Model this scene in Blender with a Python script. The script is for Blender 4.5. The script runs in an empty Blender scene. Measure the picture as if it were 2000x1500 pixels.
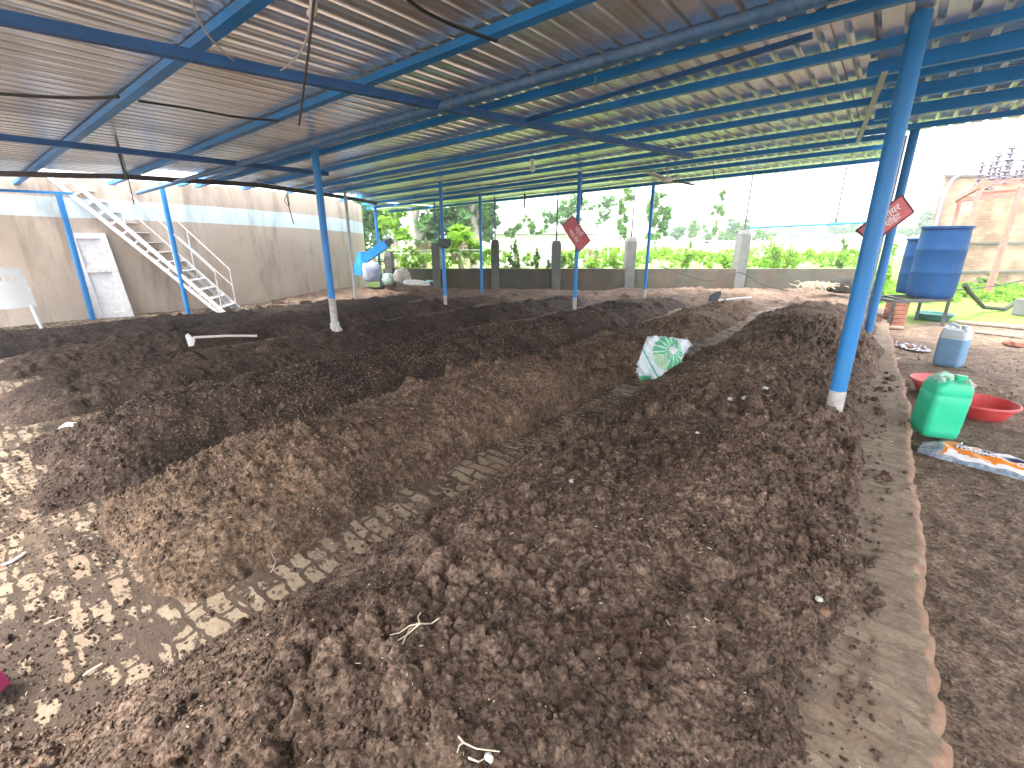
import bpy, math, random
import numpy as np
from mathutils import Vector, Matrix
R_ = math.radians
random.seed(7); rng = np.random.default_rng(7)
sc = bpy.context.scene
COL = sc.collection

# ------------------------------------------------------------------ camera
H = 1.4; FP = 900.0; PITCH = R_(17.5); YAW = R_(38.4)
cd = bpy.data.cameras.new('camera'); cam = bpy.data.objects.new('camera', cd); COL.objects.link(cam)
cd.sensor_width = 36; cd.lens = 36*FP/2000; cd.clip_start = 0.05; cd.clip_end = 30000
cam.location = (0, 0, H); cam.rotation_euler = (math.pi/2-PITCH, 0, YAW)
sc.camera = cam
# ------------------------------------------------------------------ sky and sun
w = bpy.data.worlds.new('World'); sc.world = w; w.use_nodes = True
nt = w.node_tree; bg = nt.nodes['Background']
sky = nt.nodes.new('ShaderNodeTexSky'); sky.sky_type = 'NISHITA'; sky.sun_disc = False
SUN_EL, SUN_AZ = R_(58), R_(200)
sky.sun_elevation = SUN_EL; sky.sun_rotation = SUN_AZ; sky.dust_density = 4; sky.air_density = 1.5
hs = nt.nodes.new('ShaderNodeHueSaturation'); hs.inputs['Saturation'].default_value = 0.22
cl = nt.nodes.new('ShaderNodeMix'); cl.data_type = 'RGBA'; cl.inputs[0].default_value = .55; cl.inputs[7].default_value = (7.6, 7.8, 8.2, 1)   # even overcast cloud over the sky
nt.links.new(sky.outputs[0], hs.inputs['Color']); nt.links.new(hs.outputs[0], cl.inputs[6]); nt.links.new(cl.outputs[2], bg.inputs[0])
bg.inputs[1].default_value = 0.15
sl = bpy.data.lights.new('sun', 'SUN'); so = bpy.data.objects.new('sun', sl); COL.objects.link(so)
sl.energy = 1.6; sl.angle = R_(14); sl.color = (1, .96, .9)
# nishita: rotation measured from +Y clockwise
sd = Vector((math.sin(SUN_AZ)*math.cos(SUN_EL), math.cos(SUN_AZ)*math.cos(SUN_EL), math.sin(SUN_EL)))
so.rotation_euler = sd.to_track_quat('Z', 'Y').to_euler()
sc.view_settings.view_transform = 'Standard'; sc.view_settings.look = 'None'
sc.view_settings.gamma = 1; sc.view_settings.exposure = 2.55

# ------------------------------------------------------------------ photo measuring helpers
fh = np.array([-math.sin(YAW), math.cos(YAW), 0.]); rt = np.array([math.cos(YAW), math.sin(YAW), 0.])
fw = fh*math.cos(PITCH)+np.array([0, 0, -math.sin(PITCH)]); up = fh*math.sin(PITCH)+np.array([0, 0, math.cos(PITCH)])
CAM = np.array([0, 0, H])
def ray(x, y): return fw*FP+rt*(x-1000)+up*(750-y)
def gz(x, y, z=0.):
    d = ray(x, y); return CAM+d*((z-H)/d[2])
def gd(x, y, D):                       # point at forward horizontal depth D
    d = ray(x, y); return CAM+d*(D/float(d@fh))
def gpl(x, y, P, n):
    d = ray(x, y); n = np.array(n, float); return CAM+d*(float((np.array(P)-CAM)@n)/float(d@n))
RA, RB = 2.68, .03
def roofz(x): return RA+RB*x
def grf(x, y, off=0.):
    d = ray(x, y); t = (RA+off-H)/(d[2]-RB*d[0]); return CAM+t*d

# ------------------------------------------------------------------ object helpers
def tag(o, label=None, cat=None, group=None, kind=None):
    if label: o['label'] = label
    if cat: o['category'] = cat
    if group: o['group'] = group
    if kind: o['kind'] = kind
    return o
def thing(name, loc, label, cat, group=None):
    o = bpy.data.objects.new(name, None); o.empty_display_size = .1; COL.objects.link(o)
    o.location = tuple(float(v) for v in loc); return tag(o, label, cat, group)
def mesh_np(name, V, F, mats, parent=None, smooth=True, mi=None):
    V = np.asarray(V, float).reshape(-1, 3)
    if parent is not None:
        off = np.array(parent.location)
        p = parent.parent
        while p is not None: off = off+np.array(p.location); p = p.parent
        V = V-off
    me = bpy.data.meshes.new(name)
    if isinstance(F, np.ndarray) and len(F):
        n, k = F.shape
        me.vertices.add(len(V)); me.vertices.foreach_set('co', V.ravel())
        me.loops.add(n*k); me.loops.foreach_set('vertex_index', F.astype(np.int32).ravel())
        me.polygons.add(n); me.polygons.foreach_set('loop_start', np.arange(0, n*k, k, dtype=np.int32))
        me.polygons.foreach_set('loop_total', np.full(n, k, np.int32))
    else:
        me.from_pydata([tuple(v) for v in V], [], [tuple(int(i) for i in f) for f in F])
    if not isinstance(mats, (list, tuple)): mats = [mats]
    for m in mats: me.materials.append(m)
    np_ = len(me.polygons)
    if mi is not None: me.polygons.foreach_set('material_index', np.asarray(mi, np.int32))
    me.polygons.foreach_set('use_smooth', np.full(np_, smooth))
    me.update(calc_edges=True); me.validate()
    o = bpy.data.objects.new(name, me); COL.objects.link(o)
    if parent is not None: o.parent = parent
    return o
class MB:
    def __init__(s): s.V = []; s.F = []; s.M = []
    def add(s, V, F, m=0):
        b = len(s.V); s.V += [tuple(float(c) for c in v) for v in V]
        s.F += [tuple(i+b for i in f) for f in F]; s.M += [m]*len(F); return s
    def box(s, c, size, rot=None, m=0, taper=1.0):
        x, y, z = [v/2 for v in size]
        V = [Vector((sx*x*(taper if sz > 0 else 1), sy*y*(taper if sz > 0 else 1), sz*z)) for sz in (-1, 1) for sx, sy in ((-1, -1), (1, -1), (1, 1), (-1, 1))]
        if rot is not None: V = [rot @ v for v in V]
        V = [v+Vector([float(q) for q in c]) for v in V]
        return s.add(V, [(3, 2, 1, 0), (4, 5, 6, 7), (0, 1, 5, 4), (1, 2, 6, 5), (2, 3, 7, 6), (3, 0, 4, 7)], m)
    def beam(s, a, b, wd, ht, m=0, upv=(0, 0, 1)):
        a = Vector([float(q) for q in a]); b = Vector([float(q) for q in b]); d = (b-a); L = d.length; d.normalize()
        u = Vector(upv); sx = d.cross(u)
        if sx.length < 1e-4: sx = Vector((1, 0, 0))
        sx.normalize(); u = sx.cross(d)
        rot = Matrix((sx, d, u)).transposed()
        return s.box((a+b)/2, (wd, L, ht), rot, m)
    def tube(s, pts, r, n=10, m=0, caps=True):
        pts = [Vector([float(q) for q in p]) for p in pts]
        rs = r if isinstance(r, (list, tuple)) else [r]*len(pts)
        V = []; F = []; prev = None
        for i, p in enumerate(pts):
            t = (pts[min(i+1, len(pts)-1)]-pts[max(i-1, 0)]).normalized()
            a = prev if prev is not None else (Vector((0, 0, 1)) if abs(t.z) < .9 else Vector((1, 0, 0)))
            e1 = (a-t*a.dot(t)); 
            if e1.length < 1e-5: e1 = t.orthogonal()
            e1.normalize(); prev = e1; e2 = t.cross(e1)
            for k in range(n):
                an = 2*math.pi*k/n; V.append(p+(e1*math.cos(an)+e2*math.sin(an))*rs[i])
        for i in range(len(pts)-1):
            for k in range(n):
                F.append((i*n+k, i*n+(k+1) % n, (i+1)*n+(k+1) % n, (i+1)*n+k))
        if caps: F.append(tuple(range(n))[::-1]); F.append(tuple((len(pts)-1)*n+k for k in range(n)))
        return s.add(V, F, m)
    def lathe(s, c, prof, n=32, m=0, close=True):
        V = []; F = []
        for r, z in prof:
            for k in range(n):
                a = 2*math.pi*k/n; V.append((c[0]+r*math.cos(a), c[1]+r*math.sin(a), c[2]+z))
        for i in range(len(prof)-1):
            for k in range(n): F.append((i*n+k, i*n+(k+1) % n, (i+1)*n+(k+1) % n, (i+1)*n+k))
        if close: F.append(tuple(range(n))[::-1]); F.append(tuple((len(prof)-1)*n+k for k in range(n)))
        return s.add(V, F, m)
    def build(s, name, mats, parent=None, smooth=False, bevel=0):
        o = mesh_np(name, s.V, s.F, mats, parent, smooth, s.M)
        if bevel:
            b = o.modifiers.new('bevel', 'BEVEL'); b.width = bevel; b.segments = 2; b.limit_method = 'ANGLE'
        if smooth:
            try: o.data.set_sharp_from_angle(angle=R_(40))
            except Exception: pass
        return o

# ------------------------------------------------------------------ materials
def mat(name, col=(.5, .5, .5), rough=.7, metal=0., var=0., vscale=8., col2=None, bump=0., bscale=40., spec=.5, c2amt=.5, c2scale=2., c2sharp=.15, stretch=(1, 1, 1), trans=0., alpha=None):
    m = bpy.data.materials.new(name); m.use_nodes = True; n = m.node_tree; L = n.links
    b = n.nodes['Principled BSDF']; b.inputs['Roughness'].default_value = rough; b.inputs['Metallic'].default_value = metal
    b.inputs['Specular IOR Level'].default_value = spec
    b.inputs['Base Color'].default_value = (*col, 1)
    tc = n.nodes.new('ShaderNodeTexCoord'); mp = n.nodes.new('ShaderNodeMapping'); mp.inputs['Scale'].default_value = stretch
    L.new(tc.outputs['Object'], mp.inputs[0]); cur = None
    def noise(s, d=5, r=.6):
        q = n.nodes.new('ShaderNodeTexNoise'); q.inputs['Scale'].default_value = s; q.inputs['Detail'].default_value = d; q.inputs['Roughness'].default_value = r
        L.new(mp.outputs[0], q.inputs['Vector']); return q
    if col2:
        q = noise(c2scale, 6, .65); rp = n.nodes.new('ShaderNodeValToRGB'); L.new(q.outputs['Fac'], rp.inputs[0])
        rp.color_ramp.elements[0].position = max(0, 1-c2amt-c2sharp); rp.color_ramp.elements[1].position = min(1, 1-c2amt+c2sharp)
        rp.color_ramp.elements[0].color = (*col, 1); rp.color_ramp.elements[1].color = (*col2, 1); cur = rp.outputs[0]
    if var:
        q = noise(vscale); mx = n.nodes.new('ShaderNodeMix'); mx.data_type = 'RGBA'; mx.blend_type = 'MULTIPLY'; mx.inputs[0].default_value = 1
        rp = n.nodes.new('ShaderNodeMapRange'); L.new(q.outputs['Fac'], rp.inputs[0]); rp.inputs[1].default_value = .25; rp.inputs[2].default_value = .75
        rp.inputs[3].default_value = 1-var; rp.inputs[4].default_value = 1+var*.6
        if cur is None: mx.inputs[6].default_value = (*col, 1)
        else: L.new(cur, mx.inputs[6])
        L.new(rp.outputs[0], mx.inputs[7]); cur = mx.outputs[2]
    if cur is not None: L.new(cur, b.inputs['Base Color'])
    if bump:
        q = noise(bscale, 6, .7); bp = n.nodes.new('ShaderNodeBump'); bp.inputs['Strength'].default_value = bump; bp.inputs['Distance'].default_value = .02
        L.new(q.outputs['Fac'], bp.inputs['Height']); L.new(bp.outputs[0], b.inputs['Normal'])
    if trans:
        b.inputs['Transmission Weight'].default_value = trans
    return m
def foliage(name, col, col2, tl=.45):
    m = mat(name, col, .6, var=.45, vscale=1.3, col2=col2, c2scale=2.5, spec=.3)
    n = m.node_tree; b = n.nodes['Principled BSDF']; out = n.nodes['Material Output']
    t = n.nodes.new('ShaderNodeBsdfTranslucent'); mx = n.nodes.new('ShaderNodeMixShader'); mx.inputs[0].default_value = tl
    src = b.inputs['Base Color'].links[0].from_socket; n.links.new(src, t.inputs[0])
    n.links.new(b.outputs[0], mx.inputs[1]); n.links.new(t.outputs[0], mx.inputs[2]); n.links.new(mx.outputs[0], out.inputs[0])
    return m
def soilmat(name, dry, wet, wetamt=.5, fleck=.5, reddish=(.16, .085, .06)):
    m = bpy.data.materials.new(name); m.use_nodes = True; n = m.node_tree; L = n.links; N = n.nodes.new
    b = n.nodes['Principled BSDF']; b.inputs['Roughness'].default_value = .95; b.inputs['Specular IOR Level'].default_value = .15
    tc = N('ShaderNodeTexCoord'); P = tc.outputs['Object']
    def noise(s, d=6, r=.65):
        q = N('ShaderNodeTexNoise'); q.inputs['Scale'].default_value = s; q.inputs['Detail'].default_value = d; q.inputs['Roughness'].default_value = r; L.new(P, q.inputs['Vector']); return q.outputs['Fac']
    def ramp(s, a, c0, bb, c1):
        q = N('ShaderNodeValToRGB'); e = q.color_ramp.elements; e[0].position = a; e[1].position = bb; e[0].color = c0; e[1].color = c1; L.new(s, q.inputs[0]); return q.outputs[0]
    def mix(f, a, c, bt='MIX', fv=None):
        q = N('ShaderNodeMix'); q.data_type = 'RGBA'; q.blend_type = bt
        if f is not None: L.new(f, q.inputs[0])
        else: q.inputs[0].default_value = fv
        for s, v in ((6, a), (7, c)):
            if isinstance(v, tuple): q.inputs[s].default_value = v
            else: L.new(v, q.inputs[s])
        return q.outputs[2]
    c = ramp(noise(1.1, 5), .5-wetamt*.35, (*dry, 1), .85-wetamt*.4, (*wet, 1))
    c = mix(ramp(noise(2.3, 4), .58, (0, 0, 0, 1), .85, (.5, .5, .5, 1)), c, (*reddish, 1))
    c = mix(None, c, ramp(noise(28, 8, .75), .3, (.45, .45, .45, 1), .72, (1.55, 1.5, 1.45, 1)), 'MULTIPLY', 1.)
    c = mix(None, c, ramp(noise(7, 5), .3, (.52, .5, .5, 1), .7, (1.32, 1.29, 1.25, 1)), 'MULTIPLY', 1.)
    vg = N('ShaderNodeTexVoronoi'); vg.inputs['Scale'].default_value = 95; L.new(P, vg.inputs['Vector'])
    gs = N('ShaderNodeSeparateColor'); L.new(vg.outputs['Color'], gs.inputs[0])
    c = mix(None, c, ramp(gs.outputs[0], .0, (.55, .53, .52, 1), 1., (1.5, 1.45, 1.4, 1)), 'MULTIPLY', 1.)
    v = N('ShaderNodeTexVoronoi'); v.inputs['Scale'].default_value = 55; L.new(P, v.inputs['Vector'])
    fl = ramp(v.outputs['Distance'], .10, (1, 1, 1, 1), .2, (0, 0, 0, 1))
    gate = ramp(noise(17, 3), .62-.1*fleck, (0, 0, 0, 1), .68, (1, 1, 1, 1))
    fm = N('ShaderNodeMath'); fm.operation = 'MULTIPLY'; L.new(fl, fm.inputs[0]); L.new(gate, fm.inputs[1])
    f2 = N('ShaderNodeMath'); f2.operation = 'MULTIPLY'; L.new(fm.outputs[0], f2.inputs[0]); f2.inputs[1].default_value = fleck
    c = mix(f2.outputs[0], c, (.42, .36, .3, 1))
    L.new(c, b.inputs['Base Color'])
    bp = N('ShaderNodeBump'); bp.inputs['Strength'].default_value = .9; bp.inputs['Distance'].default_value = .012
    L.new(noise(75, 8, .8), bp.inputs['Height'])
    bp2 = N('ShaderNodeBump'); bp2.inputs['Strength'].default_value = .7; bp2.inputs['Distance'].default_value = .02
    L.new(noise(22, 6, .75), bp2.inputs['Height']); L.new(bp.outputs[0], bp2.inputs['Normal']); L.new(bp2.outputs[0], b.inputs['Normal'])
    return m
M = {}
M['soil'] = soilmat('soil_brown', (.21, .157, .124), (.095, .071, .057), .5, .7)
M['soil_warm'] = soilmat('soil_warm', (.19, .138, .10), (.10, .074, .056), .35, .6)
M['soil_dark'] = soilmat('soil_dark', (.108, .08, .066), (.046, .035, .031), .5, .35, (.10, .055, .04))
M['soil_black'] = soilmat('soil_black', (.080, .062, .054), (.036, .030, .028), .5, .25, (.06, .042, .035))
M['clod'] = soilmat('clod_earth', (.22, .168, .136), (.085, .063, .051), .5, .4)
M['yard'] = soilmat('yard_earth', (.20, .165, .135), (.12, .095, .08), .35, .8, (.22, .15, .12))
M['blue'] = mat('blue_paint', (.01, .24, .68), .42, var=.25, vscale=6, col2=(.03, .13, .33), c2amt=.35, c2scale=3)
M['blue_post'] = mat('blue_post_paint', (.012, .21, .56), .45, var=.22, vscale=9, col2=(.06, .20, .38), c2amt=.3, c2scale=5, stretch=(1, 1, .3))
M['bluegrey'] = mat('dusty_blue_paint', (.07, .18, .36), .6, var=.4, vscale=25, col2=(.16, .22, .30), c2amt=.4, c2scale=9, stretch=(1, .2, 1))
M['darkblue'] = mat('dark_blue_paint', (.015, .10, .30), .5, var=.3, vscale=6)
M['rust'] = mat('dark_rusty_steel', (.06, .05, .055), .6, var=.4, vscale=12)
M['primer'] = mat('bare_post_foot', (.5, .47, .45), .75, var=.3, vscale=20, col2=(.3, .24, .2), c2amt=.35, c2scale=7)
M['greymetal'] = mat('galvanised_pipe', (.45, .47, .48), .45, .3, var=.3, vscale=15)
M['white'] = mat('white_plastic', (.75, .77, .78), .5, var=.12, vscale=6)
M['whitepaint'] = mat('white_paint_worn', (.62, .61, .62), .6, var=.22, vscale=12, col2=(.34, .31, .29), c2amt=.36, c2scale=14, c2sharp=.05)
M['cloth'] = mat('white_cloth', (.62, .62, .6), .9, var=.3, vscale=14, bump=.5, bscale=30)
M['blackcable'] = mat('black_cable', (.02, .02, .02), .5)
M['whitecable'] = mat('pale_string', (.5, .5, .5), .7)
M['wood'] = mat('weathered_wood', (.32, .25, .19), .8, var=.4, vscale=10, stretch=(1, 6, 6))
M['handle'] = mat('pale_handle', (.6, .56, .5), .6, var=.2)
M['steel'] = mat('dull_steel', (.08, .085, .09), .5, .4, var=.4, vscale=10)
M['conc'] = mat('grey_concrete', (.14, .145, .135), .9, var=.3, vscale=5, bump=.3, col2=(.11, .12, .11), c2amt=.35)
M['straw'] = mat('dry_straw', (.46, .38, .26), .85, var=.3)
M['root'] = mat('pale_root', (.52, .45, .33), .8, var=.3, vscale=30)
M['peel'] = mat('white_peel', (.75, .71, .62), .6)
M['stone'] = mat('pale_stone', (.5, .48, .44), .8, var=.3, vscale=30)
M['leafdark'] = foliage('leaf_dark', (.07, .19, .06), (.13, .28, .07))
M['leafmid'] = foliage('leaf_mid', (.10, .26, .045), (.17, .34, .06))
M['leaflight'] = foliage('leaf_light', (.18, .38, .03), (.28, .48, .05))
M['bark'] = mat('pale_bark', (.4, .36, .32), .9, var=.3, vscale=6, stretch=(1, 1, .3))
M['barkgreen'] = mat('brown_bark', (.18, .14, .11), .9, var=.3)

# roof sheet
def roofmat():
    m = mat('galvanised_sheet', (.86, .885, .90), .27, .76, var=.10, vscale=2.2, col2=(.66, .60, .53), c2amt=.42, c2scale=1.2, stretch=(3, .7, 1))
    return m
M['roof'] = roofmat()

# ------------------------------------------------------------------ numpy noise
def h2(i, j, s):
    n = (i.astype(np.int64)*374761393+j.astype(np.int64)*668265263+s*1442695041) & 0xffffffff
    n = ((n ^ (n >> 13))*1274126177) & 0xffffffff
    n = ((n ^ (n >> 16))*2246822519) & 0xffffffff
    return ((n ^ (n >> 15)) & 0xffffff)/float(0xffffff)
def vn(x, y, s=0):
    i = np.floor(x); j = np.floor(y); u = x-i; v = y-j; u = u*u*(3-2*u); v = v*v*(3-2*v)
    return (h2(i, j, s)*(1-u)+h2(i+1, j, s)*u)*(1-v)+(h2(i, j+1, s)*(1-u)+h2(i+1, j+1, s)*u)*v
def fbm(x, y, sc_, o=4, s=0):
    r = 0; a = 1; t = 0
    for k in range(o):
        r = r+a*(vn(x*sc_*2**k+17*k, y*sc_*2**k-9*k, s+k)-.5); t += a; a *= .55
    return r/t*2
def domes(x, y, cell, s, dens=.8, squash=.9):
    wx = x+fbm(x, y, 1.4/cell, 3, s+50)*cell*.26; wy = y+fbm(x, y, 1.4/cell, 3, s+90)*cell*.26
    X = wx/cell; Y = wy/cell; i0 = np.floor(X); j0 = np.floor(Y); best = np.zeros_like(x)
    for di in (-1, 0, 1):
        for dj in (-1, 0, 1):
            i = i0+di; j = j0+dj
            cx = i+.15+.7*h2(i, j, s+1); cy = j+.15+.7*h2(i, j, s+2); rr = .22+.42*h2(i, j, s+3)**1.5
            pr = h2(i, j, s+4) < dens
            d2 = (X-cx)**2+(Y-cy)**2
            hh = np.sqrt(np.maximum(rr*rr-d2, 0))*pr*(.7+.5*h2(i, j, s+5)); best = np.maximum(best, hh)
    return best*cell*squash
def detail(x, y):
    big = np.clip(fbm(x, y, 1.7, 3, 5)*1.6+.55, 0, 1)
    fine = np.clip(fbm(x, y, 2.1, 3, 15)*2.4+.5, .05, 1.1); dust = np.clip(fbm(x, y, 1.3, 3, 25)*2.4+.55, .15, 1)
    d = domes(x, y, .21, 1, .30, .8)*big*.8+domes(x, y, .095, 21, .42, 1.1)*(.05+.95*big)*(.3+.7*fine)+domes(x, y, .042, 41, .6, 1.15)*fine+domes(x, y, .02, 61, .9, 1.1)*dust
    return d+fbm(x, y, 9, 4, 70)*.014+fbm(x, y, 45, 3, 75)*.006

# ------------------------------------------------------------------ compost beds
# (left edge, right edge, front y, far y, crest height, seed, material, dx)
BEDS = [
 dict(l=-1.62, r=.08, y0=-.55, y1=11.6, h=.34, seed=1, m='soil', dx=.0075, lab='broad brown compost bed beside the brick ledge, nearest the right blue post'),
 dict(l=-3.05, r=-1.90, y0=.30, y1=11.6, h=.36, seed=2, m='soil_warm', dx=.0085, lab='warm brown compost ridge ending in a crumbly nose, second from the brick ledge'),
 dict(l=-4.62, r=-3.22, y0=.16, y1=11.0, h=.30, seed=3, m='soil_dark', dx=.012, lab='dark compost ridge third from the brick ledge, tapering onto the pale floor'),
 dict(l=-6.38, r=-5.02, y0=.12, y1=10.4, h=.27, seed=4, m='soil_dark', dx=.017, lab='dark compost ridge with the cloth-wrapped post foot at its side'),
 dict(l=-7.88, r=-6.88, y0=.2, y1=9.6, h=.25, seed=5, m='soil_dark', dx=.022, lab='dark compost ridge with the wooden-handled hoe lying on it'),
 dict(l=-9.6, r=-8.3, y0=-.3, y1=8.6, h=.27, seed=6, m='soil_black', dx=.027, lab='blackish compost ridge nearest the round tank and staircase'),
]
HP = {1: ((0, 1.5, 2.5, 5.3, 8.4, 11), (.25, .25, .28, .42, .42, .3)), 2: ((0, 2.5, 6, 11), (.36, .34, .25, .15)), 3: ((0, 2, 5, 10), (.28, .35, .33, .2)),
      4: ((0, 4, 10), (.25, .24, .13)), 5: ((0, 4, 10), (.23, .21, .12)), 6: ((0, 2, 5, 8), (.28, .24, .17, .1))}
def bed_h(b, x, y, det=None):
    s = b['seed']*10
    one = np.ones_like(y)
    l = b['l']+fbm(y, one*s, .8, 4, s)*.13+fbm(y, x*.5, 4., 3, s+2)*.05
    r = b['r']+fbm(y, one*(s+5), .8, 4, s+3)*.13+fbm(y, x*.5, 4., 3, s+7)*.05
    if b['seed'] == 1: r = r-.0*y
    u = np.clip((x-l)/(r-l), -.25, 1.25)
    prof = np.where((u > 0) & (u < 1), np.sin(np.pi*np.clip(u, 0, 1))**.62, -np.abs(np.sin(np.pi*u))*.30)
    y0 = b['y0']+fbm(x, one*s, 1.5, 3, s+4)*.16
    t = np.clip((y-y0)/(.75 if s > 10 else .9), -.2, 1); nose = np.where(t > 0, np.sqrt(np.clip(1-(1-t)**2, 0, 1))**1.25, t*.8)
    t2 = np.clip((b['y1']-y)/2.6, -.2, 1); tail = np.where(t2 > 0, np.sqrt(np.clip(1-(1-t2)**2, 0, 1)), t2*3)
    env = np.minimum(np.minimum(prof, 2), 1)*np.maximum(nose, 0)*np.maximum(tail, 0)
    env = np.where(nose < 0, nose, env); env = np.where(tail < 0, tail, env)
    hm = np.interp(y, *HP[b['seed']])*(1+fbm(x, y, .9, 3, s+6)*.26)
    z = env*hm
    if det is None: det = detail(x, y)
    k = np.clip((z+.04)/.12, 0, 1)
    return z-.035+det*(.42+.58*k)*(.8 if b['seed'] > 2 else 1)
def nonuni(y0, y1, base, k, c=0.):
    ys = [y0]
    while ys[-1] < y1: ys.append(ys[-1]+max(base, k*abs(ys[-1]-c)))
    return np.array(ys)
def gridmesh(xs, ys, Z, cut=None):
    nx, ny = len(xs), len(ys); X, Y = np.meshgrid(xs, ys); V = np.stack([X, Y, Z], -1).reshape(-1, 3)
    idx = np.arange(nx*ny).reshape(ny, nx)
    F = np.stack([idx[:-1, :-1], idx[:-1, 1:], idx[1:, 1:], idx[1:, :-1]], -1).reshape(-1, 4)
    if cut is not None:
        keep = (Z > cut).ravel()[F].any(1); F = F[keep]
        used = np.unique(F); rm = np.full(len(V), -1); rm[used] = np.arange(len(used)); V = V[used]; F = rm[F]
    return V, F
for b in BEDS:
    dd = b['dx']
    xs = np.arange(b['l']-.34, b['r']+.34, dd); ys = nonuni(b['y0']-.5, b['y1']+.2, dd, .0042)
    X, Y = np.meshgrid(xs, ys); Z = bed_h(b, X, Y)
    V, F = gridmesh(xs, ys, Z, -.012)
    b['obj'] = tag(mesh_np('compost_bed', V, F, M[b['m']]), b['lab'], 'compost bed', 'long compost beds under the shed')
def back_h(x, y):          # rough earth between the beds and the rear wall
    f = -x*math.sin(YAW)+y*math.cos(YAW)
    a = np.clip((f-9.6-.35*fbm(x, y, .5, 3, 201))/2.2, 0, 1)
    edge = np.clip((.0-x)/.6, 0, 1)*np.clip((12.93-f)/.35, 0, 1)
    lump = .10+.13*np.clip(fbm(x, y, .55, 3, 211)+.25, 0, 1.2)
    return a*lump*edge-.03+detail(x, y)*.8*np.clip(a*3, 0, 1)*edge
def top_h(x, y):
    x = np.atleast_1d(np.asarray(x, float)); y = np.atleast_1d(np.asarray(y, float)); d = detail(x, y)
    z = np.where(x < .38, 0., -.12)
    for b in BEDS: z = np.maximum(z, np.where((x > b['l']-.33) & (x < b['r']+.33), bed_h(b, x, y, d), -1))
    return np.maximum(z, np.where(x < .38, back_h(x, y), -1))
def th(x, y): return float(top_h([x], [y])[0])

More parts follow.
